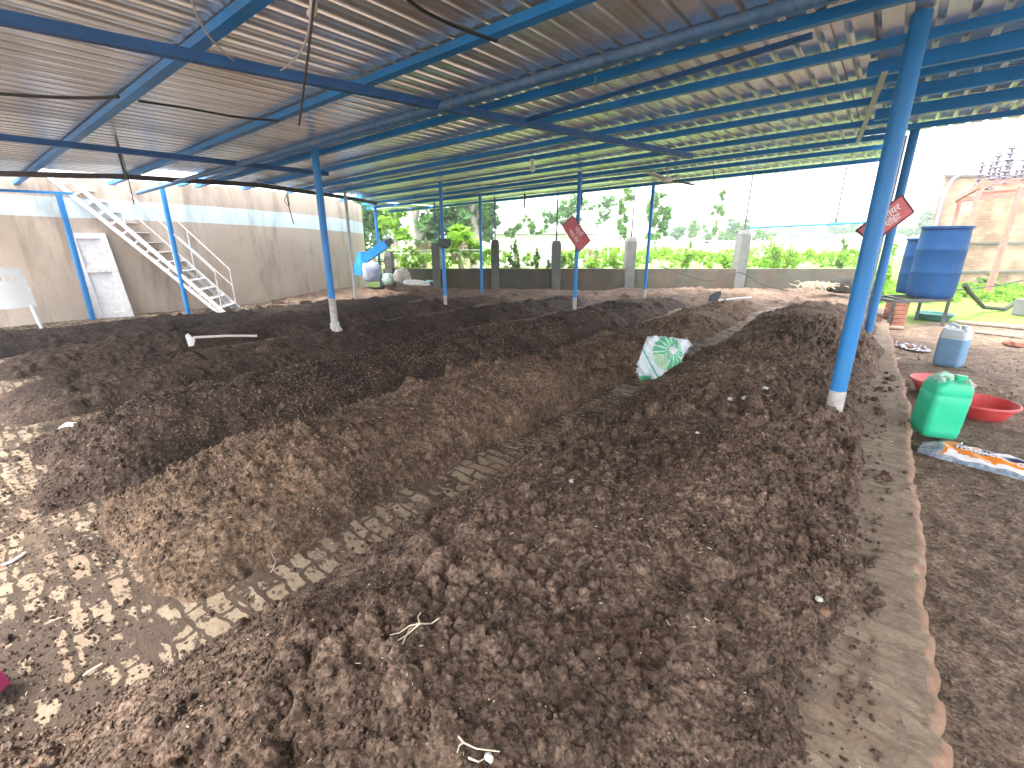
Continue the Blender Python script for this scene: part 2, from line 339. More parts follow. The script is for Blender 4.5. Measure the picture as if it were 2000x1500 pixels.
# brick floor with ragged right edge
def floormat():
    m = bpy.data.materials.new('dirty_brick_floor'); m.use_nodes = True; n = m.node_tree; L = n.links; N = n.nodes.new
    b = n.nodes['Principled BSDF']; b.inputs['Roughness'].default_value = .9; b.inputs['Specular IOR Level'].default_value = .2
    tc = N('ShaderNodeTexCoord'); P = tc.outputs['Object']
    br = N('ShaderNodeTexBrick'); br.inputs['Scale'].default_value = 1; br.inputs['Brick Width'].default_value = .23; br.inputs['Row Height'].default_value = .078
    br.inputs['Mortar Size'].default_value = .012; br.inputs['Mortar Smooth'].default_value = .6
    br.inputs['Color1'].default_value = (.25, .18, .125, 1); br.inputs['Color2'].default_value = (.31, .25, .18, 1); br.inputs['Mortar'].default_value = (.13, .095, .07, 1)
    wn = N('ShaderNodeTexNoise'); wn.inputs['Scale'].default_value = 9; wn.inputs['Detail'].default_value = 4; L.new(P, wn.inputs['Vector'])
    wm = N('ShaderNodeVectorMath'); wm.operation = 'MULTIPLY_ADD'; L.new(wn.outputs['Color'], wm.inputs[0]); wm.inputs[1].default_value = (.11, .09, 0); L.new(P, wm.inputs[2])
    L.new(wm.outputs[0], br.inputs['Vector'])
    def noise(s, d=6, r=.65, st=(1, 1, 1)):
        mp = N('ShaderNodeMapping'); mp.inputs['Scale'].default_value = st; L.new(P, mp.inputs[0])
        q = N('ShaderNodeTexNoise'); q.inputs['Scale'].default_value = s; q.inputs['Detail'].default_value = d; q.inputs['Roughness'].default_value = r; L.new(mp.outputs[0], q.inputs['Vector']); return q.outputs['Fac']
    def ramp(s, a, c0, bb, c1):
        q = N('ShaderNodeValToRGB'); e = q.color_ramp.elements; e[0].position = a; e[1].position = bb; e[0].color = c0; e[1].color = c1; L.new(s, q.inputs[0]); return q.outputs[0]
    def mix(f, a, c, bt='MIX'):
        q = N('ShaderNodeMix'); q.data_type = 'RGBA'; q.blend_type = bt
        if f is None: q.inputs[0].default_value = 1
        else: L.new(f, q.inputs[0])
        for s, v in ((6, a), (7, c)):
            if isinstance(v, tuple): q.inputs[s].default_value = v
            else: L.new(v, q.inputs[s])
        return q.outputs[2]
    dirt = ramp(noise(12, 8, .75), .3, (.06, .043, .032, 1), .75, (.185, .135, .098, 1))
    # mask: brick tops worn clean where noise is high
    add = N('ShaderNodeMath'); add.operation = 'ADD'; L.new(noise(3.6, 6, .7), add.inputs[0])
    s2 = N('ShaderNodeMath'); s2.operation = 'MULTIPLY'; L.new(noise(11, 5, .7, (.35, 1, 1)), s2.inputs[0]); s2.inputs[1].default_value = .9; L.new(s2.outputs[0], add.inputs[1])
    fs = N('ShaderNodeMath'); fs.operation = 'MULTIPLY'; L.new(br.outputs['Fac'], fs.inputs[0]); fs.inputs[1].default_value = -.22
    a2 = N('ShaderNodeMath'); a2.operation = 'ADD'; L.new(add.outputs[0], a2.inputs[0]); L.new(fs.outputs[0], a2.inputs[1])
    # trampled ground in front left is cleaner, ledge is dustier
    sx = N('ShaderNodeSeparateXYZ'); L.new(P, sx.inputs[0])
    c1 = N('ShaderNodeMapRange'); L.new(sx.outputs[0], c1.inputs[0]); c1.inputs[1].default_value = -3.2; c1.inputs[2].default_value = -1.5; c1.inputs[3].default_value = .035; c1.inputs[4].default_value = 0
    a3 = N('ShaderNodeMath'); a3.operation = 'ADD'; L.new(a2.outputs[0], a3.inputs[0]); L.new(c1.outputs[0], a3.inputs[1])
    def mr(sock, a, b_, lo, hi):
        q = N('ShaderNodeMapRange'); L.new(sock, q.inputs[0]); q.inputs[1].default_value = a; q.inputs[2].default_value = b_; q.inputs[3].default_value = lo; q.inputs[4].default_value = hi; return q.outputs[0]
    def mm(op, a, b_):
        q = N('ShaderNodeMath'); q.operation = op; L.new(a, q.inputs[0])
        if isinstance(b_, float): q.inputs[1].default_value = b_
        else: L.new(b_, q.inputs[1])
        return q.outputs[0]
    band = mm('MULTIPLY', mm('MULTIPLY', mr(sx.outputs[0], -2.0, -1.8, 0, 1), mr(sx.outputs[0], -1.45, -1.2, 1, 0)), mr(sx.outputs[1], .2, .7, 0, 1))
    band2 = mm('MULTIPLY', mm('MULTIPLY', mr(sx.outputs[0], -3.6, -3.45, 0, 1), mr(sx.outputs[0], -3.05, -2.85, 1, 0)), mr(sx.outputs[1], 5.5, 7, 0, 1))
    band = mm('ADD', band, band2)
    ledge = mr(sx.outputs[0], -.15, .12, 0, 1)
    tot = mm('ADD', mm('ADD', a3.outputs[0], mm('MULTIPLY', band, .085)), mm('MULTIPLY', ledge, .05))
    mask = ramp(tot, .965, (0, 0, 0, 1), 1.06, (.95, .95, .95, 1))
    dirt = mix(None, dirt, ramp(noise(2.4, 6, .7), .38, (.42, .40, .38, 1), .62, (1.15, 1.12, 1.1, 1)), 'MULTIPLY')
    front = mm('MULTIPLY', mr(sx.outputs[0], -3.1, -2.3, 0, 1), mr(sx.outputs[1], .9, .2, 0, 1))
    dirt = mix(front, dirt, (.075, .053, .04, 1))  # near floor darkened: thin spread soil, with shadow painted into the colour
    dirt = mix(ledge, dirt, ramp(noise(9, 7, .75), .3, (.17, .125, .092, 1), .72, (.30, .23, .17, 1)))
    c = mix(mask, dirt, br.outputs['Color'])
    c = mix(None, c, ramp(noise(40, 6, .8), .3, (.7, .7, .7, 1), .7, (1.25, 1.25, 1.25, 1)), 'MULTIPLY')
    L.new(c, b.inputs['Base Color'])
    bp = N('ShaderNodeBump'); bp.inputs['Strength'].default_value = .8; bp.inputs['Distance'].default_value = .01; L.new(noise(60, 8, .8), bp.inputs['Height'])
    bp2 = N('ShaderNodeBump'); bp2.inputs['Strength'].default_value = .22; bp2.inputs['Distance'].default_value = .008; bp2.invert = True
    L.new(br.outputs['Fac'], bp2.inputs['Height']); L.new(bp.outputs[0], bp2.inputs['Normal']); L.new(bp2.outputs[0], b.inputs['Normal'])
    return m
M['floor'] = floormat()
M['brickside'] = mat('brick_end', (.27, .155, .10), .9, var=.4, vscale=14, col2=(.35, .27, .2), c2amt=.4, c2scale=8, bump=.4)
xs = np.concatenate([np.arange(-11.3, -3, .05), np.arange(-3, .3, .016), [.3, .315, .33]])
ys = nonuni(-1.6, 12.6, .016, .006)
X, Y = np.meshgrid(xs, ys)
Z = fbm(X, Y, 3., 4, 300)*.012+fbm(X, Y, 14., 3, 310)*.007+domes(X, Y, .05, 330, .25, .5)*np.clip(fbm(X, Y, 1.4, 3, 320)+.2, 0, 1)*1.2
ex = np.clip(.36+fbm(ys, ys*0, 1.2, 4, 340)*.035+(h2(np.floor(ys/.078), np.zeros_like(ys), 350)-.5)*.03, 0, 1)
ex = ex-np.clip(ys-5, 0, 7)*.035
base = len(xs); V, F = gridmesh(xs, ys, Z)
V = V.reshape(len(ys), base, 3); zr = V[:, -1, 2]
def strip(xo, z): return np.stack([xo, ys, z], -1)[:, None, :]
# squeeze the last metre of columns to follow the edge
wgt = np.clip((V[:, :, 0]+.5)/.83, 0, 1)**2; V[:, :, 0] += wgt*(ex-.345)[:, None]
V = np.concatenate([V, strip(ex+.012, zr-.008), strip(ex+.016, zr-.05), strip(ex+.0, zr-.16)], 1)
nx = V.shape[1]; idx = np.arange(nx*len(ys)).reshape(len(ys), nx)
F = np.stack([idx[:-1, :-1], idx[:-1, 1:], idx[1:, 1:], idx[1:, :-1]], -1).reshape(-1, 4)
mi = np.tile(np.arange(nx-1) >= nx-4, len(ys)-1).astype(int)
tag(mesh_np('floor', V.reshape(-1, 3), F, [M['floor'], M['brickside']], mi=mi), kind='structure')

# rough earth at the back
xs = np.arange(-14.5, .3, .045); ys = np.arange(5.0, 17.2, .045); X, Y = np.meshgrid(xs, ys); Z = back_h(X, Y)
V, F = gridmesh(xs, ys, Z, -.012); tag(mesh_np('rough_earth', V, F, M['soil']), kind='structure')

# ground sheet to the horizon
def groundmat():
    m = soilmat('ground_cover', (.24, .19, .15), (.155, .12, .095), .4, .8, (.24, .16, .12)); n = m.node_tree; L = n.links; N = n.nodes.new
    b = n.nodes['Principled BSDF']; src = b.inputs['Base Color'].links[0].from_socket
    tc = N('ShaderNodeTexCoord'); sx = N('ShaderNodeSeparateXYZ'); L.new(tc.outputs['Object'], sx.inputs[0])
    ns = N('ShaderNodeTexNoise'); ns.inputs['Scale'].default_value = .8; ns.inputs['Detail'].default_value = 5; L.new(tc.outputs['Object'], ns.inputs[0])
    f = N('ShaderNodeMath'); f.operation = 'MULTIPLY'; L.new(sx.outputs[0], f.inputs[0]); f.inputs[1].default_value = -math.sin(YAW)
    g = N('ShaderNodeMath'); g.operation = 'MULTIPLY_ADD'; L.new(sx.outputs[1], g.inputs[0]); g.inputs[1].default_value = math.cos(YAW); L.new(f.outputs[0], g.inputs[2])
    k = N('ShaderNodeMath'); k.operation = 'MULTIPLY_ADD'; L.new(ns.outputs['Fac'], k.inputs[0]); k.inputs[1].default_value = 2.5; L.new(g.outputs[0], k.inputs[2])
    rp = N('ShaderNodeMapRange'); L.new(k.outputs[0], rp.inputs[0]); rp.inputs[1].default_value = 9.6; rp.inputs[2].default_value = 10.4
    gn = N('ShaderNodeTexNoise'); gn.inputs['Scale'].default_value = .35; gn.inputs['Detail'].default_value = 8; L.new(tc.outputs['Object'], gn.inputs[0])
    gr = N('ShaderNodeValToRGB'); e = gr.color_ramp.elements; e[0].position = .3; e[0].color = (.10, .19, .03, 1); e[1].position = .7; e[1].color = (.22, .30, .07, 1); L.new(gn.outputs['Fac'], gr.inputs[0])
    mx = N('ShaderNodeMix'); mx.data_type = 'RGBA'; L.new(rp.outputs[0], mx.inputs[0]); L.new(src, mx.inputs[6]); L.new(gr.outputs[0], mx.inputs[7]); L.new(mx.outputs[2], b.inputs['Base Color'])
    return m
M['ground'] = groundmat()
xs = np.concatenate([[-9000, -3000, -900, -400, -150, -60, -30, -16, -12, -6, -2, 0, .2], np.arange(.3, 3.2, .022), [3.4, 4, 5, 7, 10, 16, 30, 60, 150, 400, 900, 3000, 9000]])
ys = np.concatenate([[-300, -60, -15, -3, 0, .5], nonuni(.8, 12, .02, .005), [13, 14, 16, 20, 30, 50, 90, 180, 400, 1200, 4000, 12000]])
X, Y = np.meshgrid(xs, ys)
msk = np.clip((X-.2)*6, 0, 1)*np.clip((3.3-X)*3, 0, 1)*np.clip((12.2-Y)*2, 0, 1)
Z = -.125+msk*(fbm(X, Y, 1.1, 4, 400)*.03+fbm(X, Y, 6., 4, 410)*.008+domes(X, Y, .09, 420, .2, .45)*np.clip(fbm(X, Y, .9, 3, 430)*1.5+.1, 0, 1)+domes(X, Y, .035, 440, .35, .8)*np.clip(fbm(X, Y, 1.3, 3, 450)*2, 0, 1))
V, F = gridmesh(xs, ys, Z); tag(mesh_np('ground', V, F, M['ground']), kind='structure')

# loose crumbs, chips and straw lying on the soil (uncountable)
def ico():
    t = (1+5**.5)/2
    V = np.array([(-1, t, 0), (1, t, 0), (-1, -t, 0), (1, -t, 0), (0, -1, t), (0, 1, t), (0, -1, -t), (0, 1, -t), (t, 0, -1), (t, 0, 1), (-t, 0, -1), (-t, 0, 1)], float)
    F = [(0, 11, 5), (0, 5, 1), (0, 1, 7), (0, 7, 10), (0, 10, 11), (1, 5, 9), (5, 11, 4), (11, 10, 2), (10, 7, 6), (7, 1, 8), (3, 9, 4), (3, 4, 2), (3, 2, 6), (3, 6, 8), (3, 8, 9), (4, 9, 5), (2, 4, 11), (6, 2, 10), (8, 6, 7), (9, 8, 1)]
    V /= np.linalg.norm(V[0]); V = list(V); nf = []; c = {}
    def mid(a, b):
        k = (min(a, b), max(a, b))
        if k not in c: p = V[a]+V[b]; V.append(p/np.linalg.norm(p)); c[k] = len(V)-1
        return c[k]
    for a, b, d in F:
        ab, bd, da = mid(a, b), mid(b, d), mid(d, a); nf += [(a, ab, da), (b, bd, ab), (d, da, bd), (ab, bd, da)]
    return np.array(V), np.array(nf)
IV, IF = ico()
def blobs(P, S, jit=.28, flat=(1, 1, .8)):
    n = len(P); k = len(IV)
    J = 1+jit*(rng.random((n, k, 1))*2-1)
    A = rng.normal(size=(n, 3, 3)); Q, _ = np.linalg.qr(A)
    V = IV[None]*J*(np.array(flat)*(.75+.5*rng.random((n, 1, 3)))); V = np.einsum('nkj,nij->nki', V, Q)*S[:, None, None]+P[:, None, :]
    F = (IF[None]+(np.arange(n)*k)[:, None, None]).reshape(-1, 3)
    return V.reshape(-1, 3), F
def scatter(n, x0, x1, y0, y1, near=True):
    # denser towards the camera
    y = y0+(y1-y0)*rng.random(n)**(2.2 if near else 1); x = x0+(x1-x0)*rng.random(n)
    return x, y
x, y = scatter(15000, -4.6, .25, -.4, 7); z = top_h(x, y)
keep = (z > .015) | (rng.random(len(x)) < .25); x, y, z = x[keep], y[keep], z[keep]
S = .0035+.010*rng.random(len(x))**3+.016*(rng.random(len(x)) < .03)*rng.random(len(x))
V, F = blobs(np.stack([x, y, z+S*.35], -1), S)
I0 = np.array(IV[:12]); T0 = np.array([(0, 11, 5), (0, 5, 1), (0, 1, 7), (0, 7, 10), (0, 10, 11), (1, 5, 9), (5, 11, 4), (11, 10, 2), (10, 7, 6), (7, 1, 8), (3, 9, 4), (3, 4, 2), (3, 2, 6), (3, 6, 8), (3, 8, 9), (4, 9, 5), (2, 4, 11), (6, 2, 10), (8, 6, 7), (9, 8, 1)])
x, y = scatter(85000, -4.6, .22, -.4, 5.5); z = top_h(x, y); kk = ((z > .004) | (rng.random(len(x)) < .45)) & ((fbm(x, y, 1.6, 3, 560) > .0) | (rng.random(len(x)) < .22)); x, y, z = x[kk], y[kk], z[kk]
S2 = (.0022+.0055*rng.random(len(x))**2.5)*(1+.25*np.clip(y, 0, 4)); n = len(x)
J = I0[None]*(1+.3*(rng.random((n, 12, 1))*2-1))*(.7+.6*rng.random((n, 1, 3))); V2 = J*S2[:, None, None]+np.stack([x, y, z+S2*.4], -1)[:, None, :]
F2 = (T0[None]+(np.arange(n)*12)[:, None, None]).reshape(-1, 3)+len(V); V = np.concatenate([V, V2.reshape(-1, 3)]); F = np.concatenate([F, F2])
tag(mesh_np('soil_crumbs', V, F, M['clod'], smooth=False), 'loose earth crumbs scattered over the compost beds', 'crumbs', kind='stuff')
x, y = scatter(3800, .40, 3.0, 1.0, 9); z = np.full(len(x), -.118)
S = .003+.010*rng.random(len(x))**4
V, F = blobs(np.stack([x, y, z], -1), S)
tag(mesh_np('gravel', V, F, M['yard'], smooth=False), 'small grit strewn over the bare yard beside the ledge', 'gravel', kind='stuff')
# large clods, piled
x, y = scatter(1500, -1.7, .35, -.4, 6.5); c_ = fbm(x, y, 1.9, 3, 500); k_ = c_ > .12; x, y = x[k_], y[k_]; z = top_h(x, y)
S = .010+.034*rng.random(len(x))**3
V, F = blobs(np.stack([x, y, z+S*.25], -1), S, .2)
tag(mesh_np('soil_clods', V, F, M['clod'], smooth=False), 'rounded earth clods heaped on the near compost bed', 'clods', kind='stuff')
# pale chips, straw bits
x, y = scatter(2600, -5.5, .3, -.4, 8); z = top_h(x, y); n = len(x); 
a = rng.random(n)*6.283; L_ =   (.002+.009*rng.random(n)**3)*(.5+.35*np.clip(y, 0, 5)); W_ = (.0006+.0009*rng.random(n))*(.6+.3*np.clip(y, 0, 5))
d = np.stack([np.cos(a), np.sin(a), (rng.random(n)-.5)*.6], -1); p = np.stack([-np.sin(a), np.cos(a), 0*a], -1); C0 = np.stack([x, y, z+.004+W_], -1)
q = []
for s1 in (-1, 1):
    for (u, v) in ((-1, -1), (1, -1), (1, 1), (-1, 1)): q.append(C0+d*(L_*u)[:, None]+p*(W_*v)[:, None]+np.array([0, 0, .0012*s1]))
V = np.stack(q, 1).reshape(-1, 3); F0 = np.array([(3, 2, 1, 0), (4, 5, 6, 7), (0, 1, 5, 4), (1, 2, 6, 5), (2, 3, 7, 6), (3, 0, 4, 7)])
F = (F0[None]+(np.arange(n)*8)[:, None, None]).reshape(-1, 4)
tag(mesh_np('straw_bits', V, F, M['root'], smooth=False), 'tiny pale chips and straw bits littering the compost', 'straw', kind='stuff')


# ------------------------------------------------------------------ the shed
shed = thing('open_shed', (-.1, 3.7, 0), 'long open-sided shed of corrugated metal roof on thin blue posts', 'shed')
def sheet(x0, x1, y0, y1, dz=0., ph=0.):
    """trapezoid profiled sheet, ribs every 15 cm, real thickness"""
    xs = []; zs = []
    k = math.floor(x0/.15)
    while k*.15 < x1:
        b = k*.15+ph
        for dx, z in ((0, 0), (.035, .002), (.065, 0), (.098, 0), (.108, .030), (.132, .030), (.142, 0)):
            if x0-1e-6 <= b+dx <= x1+1e-6: xs.append(b+dx); zs.append(z)
        k += 1
    xs = np.array(xs); zs = np.array(zs); ys = np.arange(y0, y1+.3, (y1-y0)/max(2, round((y1-y0)/.35)))
    ys = ys[ys <= y1+1e-6]
    X, Y = np.meshgrid(xs, ys); Z = RA+RB*X+.004+zs[None]+dz+fbm(X, Y, .8, 2, 600)*.010
    V, F = gridmesh(xs, ys, Z); n = len(V); V2 = V+np.array([0, 0, .0016])
    return np.concatenate([V, V2]), np.concatenate([F[:, ::-1], F+n])
Vs = []; Fs = []; o_ = 0
yl = -1.1
def add_sheet(*a):
    global o_
    V, F = sheet(*a); Vs.append(V); Fs.append(F+o_); o_ += len(V)
add_sheet(-13.5, -11.3, yl, .9)
bounds = [-11.2, -10.1, -9.1, -8.05, -7.0, -5.95, -4.9, -3.85, -2.8, -1.75, -.62]
for i in range(len(bounds)-1):
    a, b_ = bounds[i], bounds[i+1]+.06
    for j, (c0, c1) in enumerate(((yl, 3.72), (3.66, 7.5), (7.44, 10.98))):
        if i == 0 and j < 2:
            if j == 0: add_sheet(a, b_, yl, 1.5, .004)
            continue
        if i == 1 and j == 0: add_sheet(a, b_, yl, 2.55, .004); add_sheet(a, b_, 3.3, c1, .004); continue
        add_sheet(a, b_, c0, c1, .003*((i+j) % 3))
add_sheet(-.62, -.18, yl, 8.15, .012); add_sheet(-.62, -.33, 8.2, 10.9, .012)
add_sheet(-12.2, -11.25, 8.5, 10.98); add_sheet(-13.3, -12.2, 9.5, 10.98)
for i, (a, b_) in enumerate(((-.33, .7), (.64, 1.7), (1.64, 2.7), (2.64, 3.6))):
    for j, (c0, c1) in enumerate(((yl, 3.72), (3.66, 8.15))): add_sheet(a, b_, c0, c1, -.01+.004*((i+j) % 2))
mesh_np('roof_sheet', np.concatenate(Vs), np.concatenate(Fs), M['roof'], shed, smooth=False)
def rpnt(x, y, off=0.): return (x, y, RA+RB*x+off)
# purlins across (along X)
for (x0, x1, y, wd, ht, mt) in (
    (-12.4, 3.4, 1.41, .075, .05, 'blue'), (-11.0, 3.4, 2.50, .075, .05, 'blue'), (-10.4, 3.4, 3.35, .055, .06, 'blue'), (-10.4, 3.4, 3.63, .055, .06, 'blue'),
    (-10.2, 3.4, 4.38, .055, .06, 'blue'), (-10.2, 3.4, 5.28, .055, .06, 'blue'), (-10.2, -.3, 5.96, .055, .06, 'blue'), (-11, -.3, 7.00, .055, .06, 'blue'),
    (-11.6, -.3, 8.04, .055, .06, 'blue'), (-12.6, -.3, 8.88, .055, .06, 'blue'), (-13.3, -.25, 10.21, .05, .06, 'blue'),
    (-.4, 3.4, 4.84, .06, .10, 'blue'), (-.4, 3.4, 5.75, .06, .10, 'blue'), (-.4, 3.4, 6.53, .06, .10, 'blue'), (-.6, 3.4, 7.60, .05, .06, 'blue')):
    mb = MB(); mb.beam(rpnt(x0, y, -.005-ht/2), rpnt(x1, y, -.005-ht/2), wd, ht)
    mb.build('purlin', M[mt], shed)
mb = MB(); mb.tube([rpnt(-11.0, 2.86, -.16), rpnt(-4.6, 2.95, -.16), rpnt(3.4, 3.06, -.16)], .032, 12); mb.build('crossing_pipe', M['bluegrey'], shed, True)
def rafter(pts, wd, ht, mt, off=-.15):
    mb = MB(); P = [grf(*p, off) for p in pts]
    for a, b_ in zip(P[:-1], P[1:]): mb.beam(a, b_, wd, ht)
    mb.build('rafter', M[mt], shed)
A0 = grf(-250, -16, -.15); A1 = grf(1350, 305, -.15)
mb = MB(); mb.beam(A0, A1, .06, .06); mb.build('rafter', M['darkblue'], shed)
mb = MB(); mb.beam(grf(-200, 245, -.15), grf(640, 340, -.15), .06, .06); mb.build('rafter', M['darkblue'], shed)
mb = MB(); P = [grf(-120, 336, -.12), grf(240, 345, -.12), grf(500, 361, -.12), grf(677, 386, -.12), grf(735, 397, -.12)]
for a, b_ in zip(P[:-1], P[1:]): mb.beam(a, b_, .05, .07)
mb.build('edge_rafter', M['rust'], shed)
mb = MB(); mb.beam(rpnt(-.28, 4.66, -.13), rpnt(-.58, 7.6, -.13), .04, .01); mb.build('brace', M['greymetal'], shed)
mb = MB(); mb.beam(rpnt(-4.3, 8.3, -.13), rpnt(-2.7, 10.8, -.13), .05, .01); mb.build('brace', M['greymetal'], shed)
mb = MB(); mb.beam(rpnt(-2.9, 3.9, -.13), rpnt(-.6, 3.58, -.13), .03, .03); mb.build('brace', M['darkblue'], shed)
# posts
def post(x, y, r, mt, zb=None, foot=None, lab=None, top=None, n=16, lean=(0, 0)):
    z0 = (th(x, y) if zb is None else zb)-.08; z1 = (roofz(x)-.02) if top is None else top
    mb = MB(); f = foot or 0
    a = (x, y, z0+f); b_ = (x+lean[0], y+lean[1], z1); mb.tube([a, tuple((np.array(a)+b_)/2), b_], r, n)
    p = mb.build('post', M[mt], shed, True)
    if lab: p['label'] = lab
    if foot:
        mb = MB(); mb.tube([(x, y, z0), (x, y, z0+f+.002)], r*1.04, n); mb.build('unpainted_foot', M['primer'], p, True)
    return p
p = gz(1618, 846, 0.); near_post = post(p[0], p[1], .052, 'blue_post', zb=.08, foot=.34, n=24, lab='thick blue post with bare pale foot, nearest the camera')
p = gz(1693, 656, .13); post(p[0], p[1], .050, 'blue_post', zb=.08, n=20, lab='thick blue post behind the nearest one')
mb = MB(); mb.tube([(p[0]-.075, p[1]-.02, .0), (p[0]-.07, p[1]-.02, 2.6)], .012, 8); mb.build('conduit', M['greymetal'], shed, True)
p = gz(658, 668, .05); main_post = (p[0], p[1]); mp_ = post(p[0], p[1], .045, 'bluegrey', zb=.1, foot=.62, lab='blue post with faded foot wrapped in white rag')
mp_.data.materials[0] = M['blue_post']
# rag round the post foot
V = []; F = []; nn = 26; rows = 16
for j in range(rows):
    t = j/(rows-1); zz = .30-.30*t+.0
    for k in range(nn):
        a = 6.283*k/nn; r = .045+.012*math.sin(a*5+t*4)+.014*math.sin(a*9-t*7)+.05*t**1.6*(1+.3*math.sin(a*3+1))+.008*random.random()
        V.append((p[0]+r*math.cos(a)+.05*t, p[1]+r*math.sin(a), .02+zz+.01*math.sin(a*4+t*9)))
for j in range(rows-1):
    for k in range(nn): F.append((j*nn+k, j*nn+(k+1) % nn, (j+1)*nn+(k+1) % nn, (j+1)*nn+k))
rag = mesh_np('rag', V, F, M['cloth']); tag(rag, 'crumpled white rag tied round the foot of a blue post', 'rag')
p = gz(368, 612, .02); post(p[0], p[1], .042, 'blue_post', zb=.0, lab='blue post in front of the metal staircase')
def white_foot(px, py, r=.032, h=.18, zb=.12):
    pass
p = gz(870, 592, .12); pc = p; post(p[0], p[1], .036, 'blue', zb=.1, foot=.26)
p = gz(1122, 602, .12); ps = p; post(p[0], p[1], .036, 'blue', zb=.1, foot=.3, lab='blue post carrying the tilted red sign')
p = gz(1258, 580, .1); post(p[0], p[1], .036, 'blue', zb=.1, foot=.25)
p = gz(695, 587, .05); post(p[0], p[1], .034, 'greymetal', zb=.0)
p = gz(941, 568, .15); post(p[0], p[1], .032, 'blue', zb=.12)
p = gz(745, 556, .05); post(p[0], p[1], .042, 'blue_post', zb=.05)
# side posts with a cross bar against the tank
p = gz(181, 622, 0.)
pb = post(p[0]*.985, p[1]*.985, .045, 'blue_post', zb=-.05, top=2.12, lab='blue upright leaning near the white door panel')
mb = MB(); mb.beam((p[0]*.985-.12, p[1]*.985-.95, 2.13), (p[0]*.985+.02, p[1]*.985+.18, 2.13), .05, .04); mb.build('cross_bar', M['blue'], shed)

# rear wall with pillars
WD = 13.15
def wpt(px, z, D=WD):          # point of the wall line seen at pixel column px
    k = (px-1000)/944.*D; P = fh*D+rt*k; return np.array([P[0], P[1], z])
wall = thing('rear_wall', wpt(1200, 0), 'low plastered rear wall with square pillars behind the shed', 'wall')
M['wallp'] = mat('mossy_plaster', (.078, .08, .058), .95, var=.35, vscale=3, col2=(.125, .072, .05), c2amt=.45, c2scale=.9, bump=.4, bscale=25)
nS = 90; V = []; F = []
za = 1.4-WD*(523-466)/944.
for i in range(nS+1):
    px = 745+(1705-745)*i/nS; t_ = fbm(np.array([px*.02]), np.array([1.]), 1., 3, 9)[0]*.015
    a = wpt(px, -.15); b_ = wpt(px, za+t_); nrm = -fh*.115
    V += [a+nrm, b_+nrm, b_-nrm, a-nrm]
for i in range(nS):
    for k in range(3): F.append((i*4+k, i*4+k+1, i*4+4+k+1, i*4+4+k))
F += [(0, 3, 2, 1), (nS*4, nS*4+1, nS*4+2, nS*4+3)]
mesh_np('wall_body', V, F, M['wallp'], wall, smooth=False)
for px, top, wd_, lean in ((757, 490, .20, 0), (851, 474, .22, 0), (967, 468, .22, 0), (1087, 470, .24, 0), (1233, 463, .26, 0), (1452, 450, .27, .10)):
    zt = 1.4+WD*(466-top)/944.; c0 = wpt(px, 0); mb = MB()
    q = wpt(px, 0); R3 = Matrix.Rotation(YAW, 3, 'Z')
    mb.box((q[0], q[1], (zt-.12-.1)/2), (wd_, .34, zt-.12+.1), R3)
    mb.box((q[0], q[1], zt-.06+.001), (wd_, .34, .12), R3, taper=.72)
    o = mb.build('pillar', M['conc'], wall, bevel=.012)
    if lean:
        pass
# thin poles standing on the pillars carry the roof
for px, top in ((967, None), (1087, None), (1233, None), (1452, None), (851, None)):
    q = wpt(px, 0); zt = 1.4+WD*(466-{967: 468, 1087: 470, 1233: 463, 1452: 450, 851: 474}[px])/944.
    mb = MB(); mb.tube([(q[0], q[1], zt-.05), (q[0]+.01, q[1], 3.1)], .02, 8); mb.build('thin_pole', M['rust' if px > 1000 else 'bluegrey'], shed, True)
a = wpt(1462, 1.4+WD*(466-446)/944.); b_ = wpt(1690, 1.4+WD*(466-436)/944.); mb = MB(); mb.tube([a, b_], .028, 8); mb.build('low_rail', M['blue'], shed, True)
c_ = a+(b_-a)*.72; mb = MB(); mb.tube([c_, (c_[0], c_[1], 3.2)], .018, 8); mb.build('thin_pole', M['rust'], shed, True)
for px, py in ((1025, 392), (1137, 385)):
    P = grf(px, py-14, -.05); mb = MB(); mb.beam((P[0], P[1], P[2]), (P[0], P[1], P[2]-.32), .03, .03); mb.build('hanging_stub', M['rust'], shed)

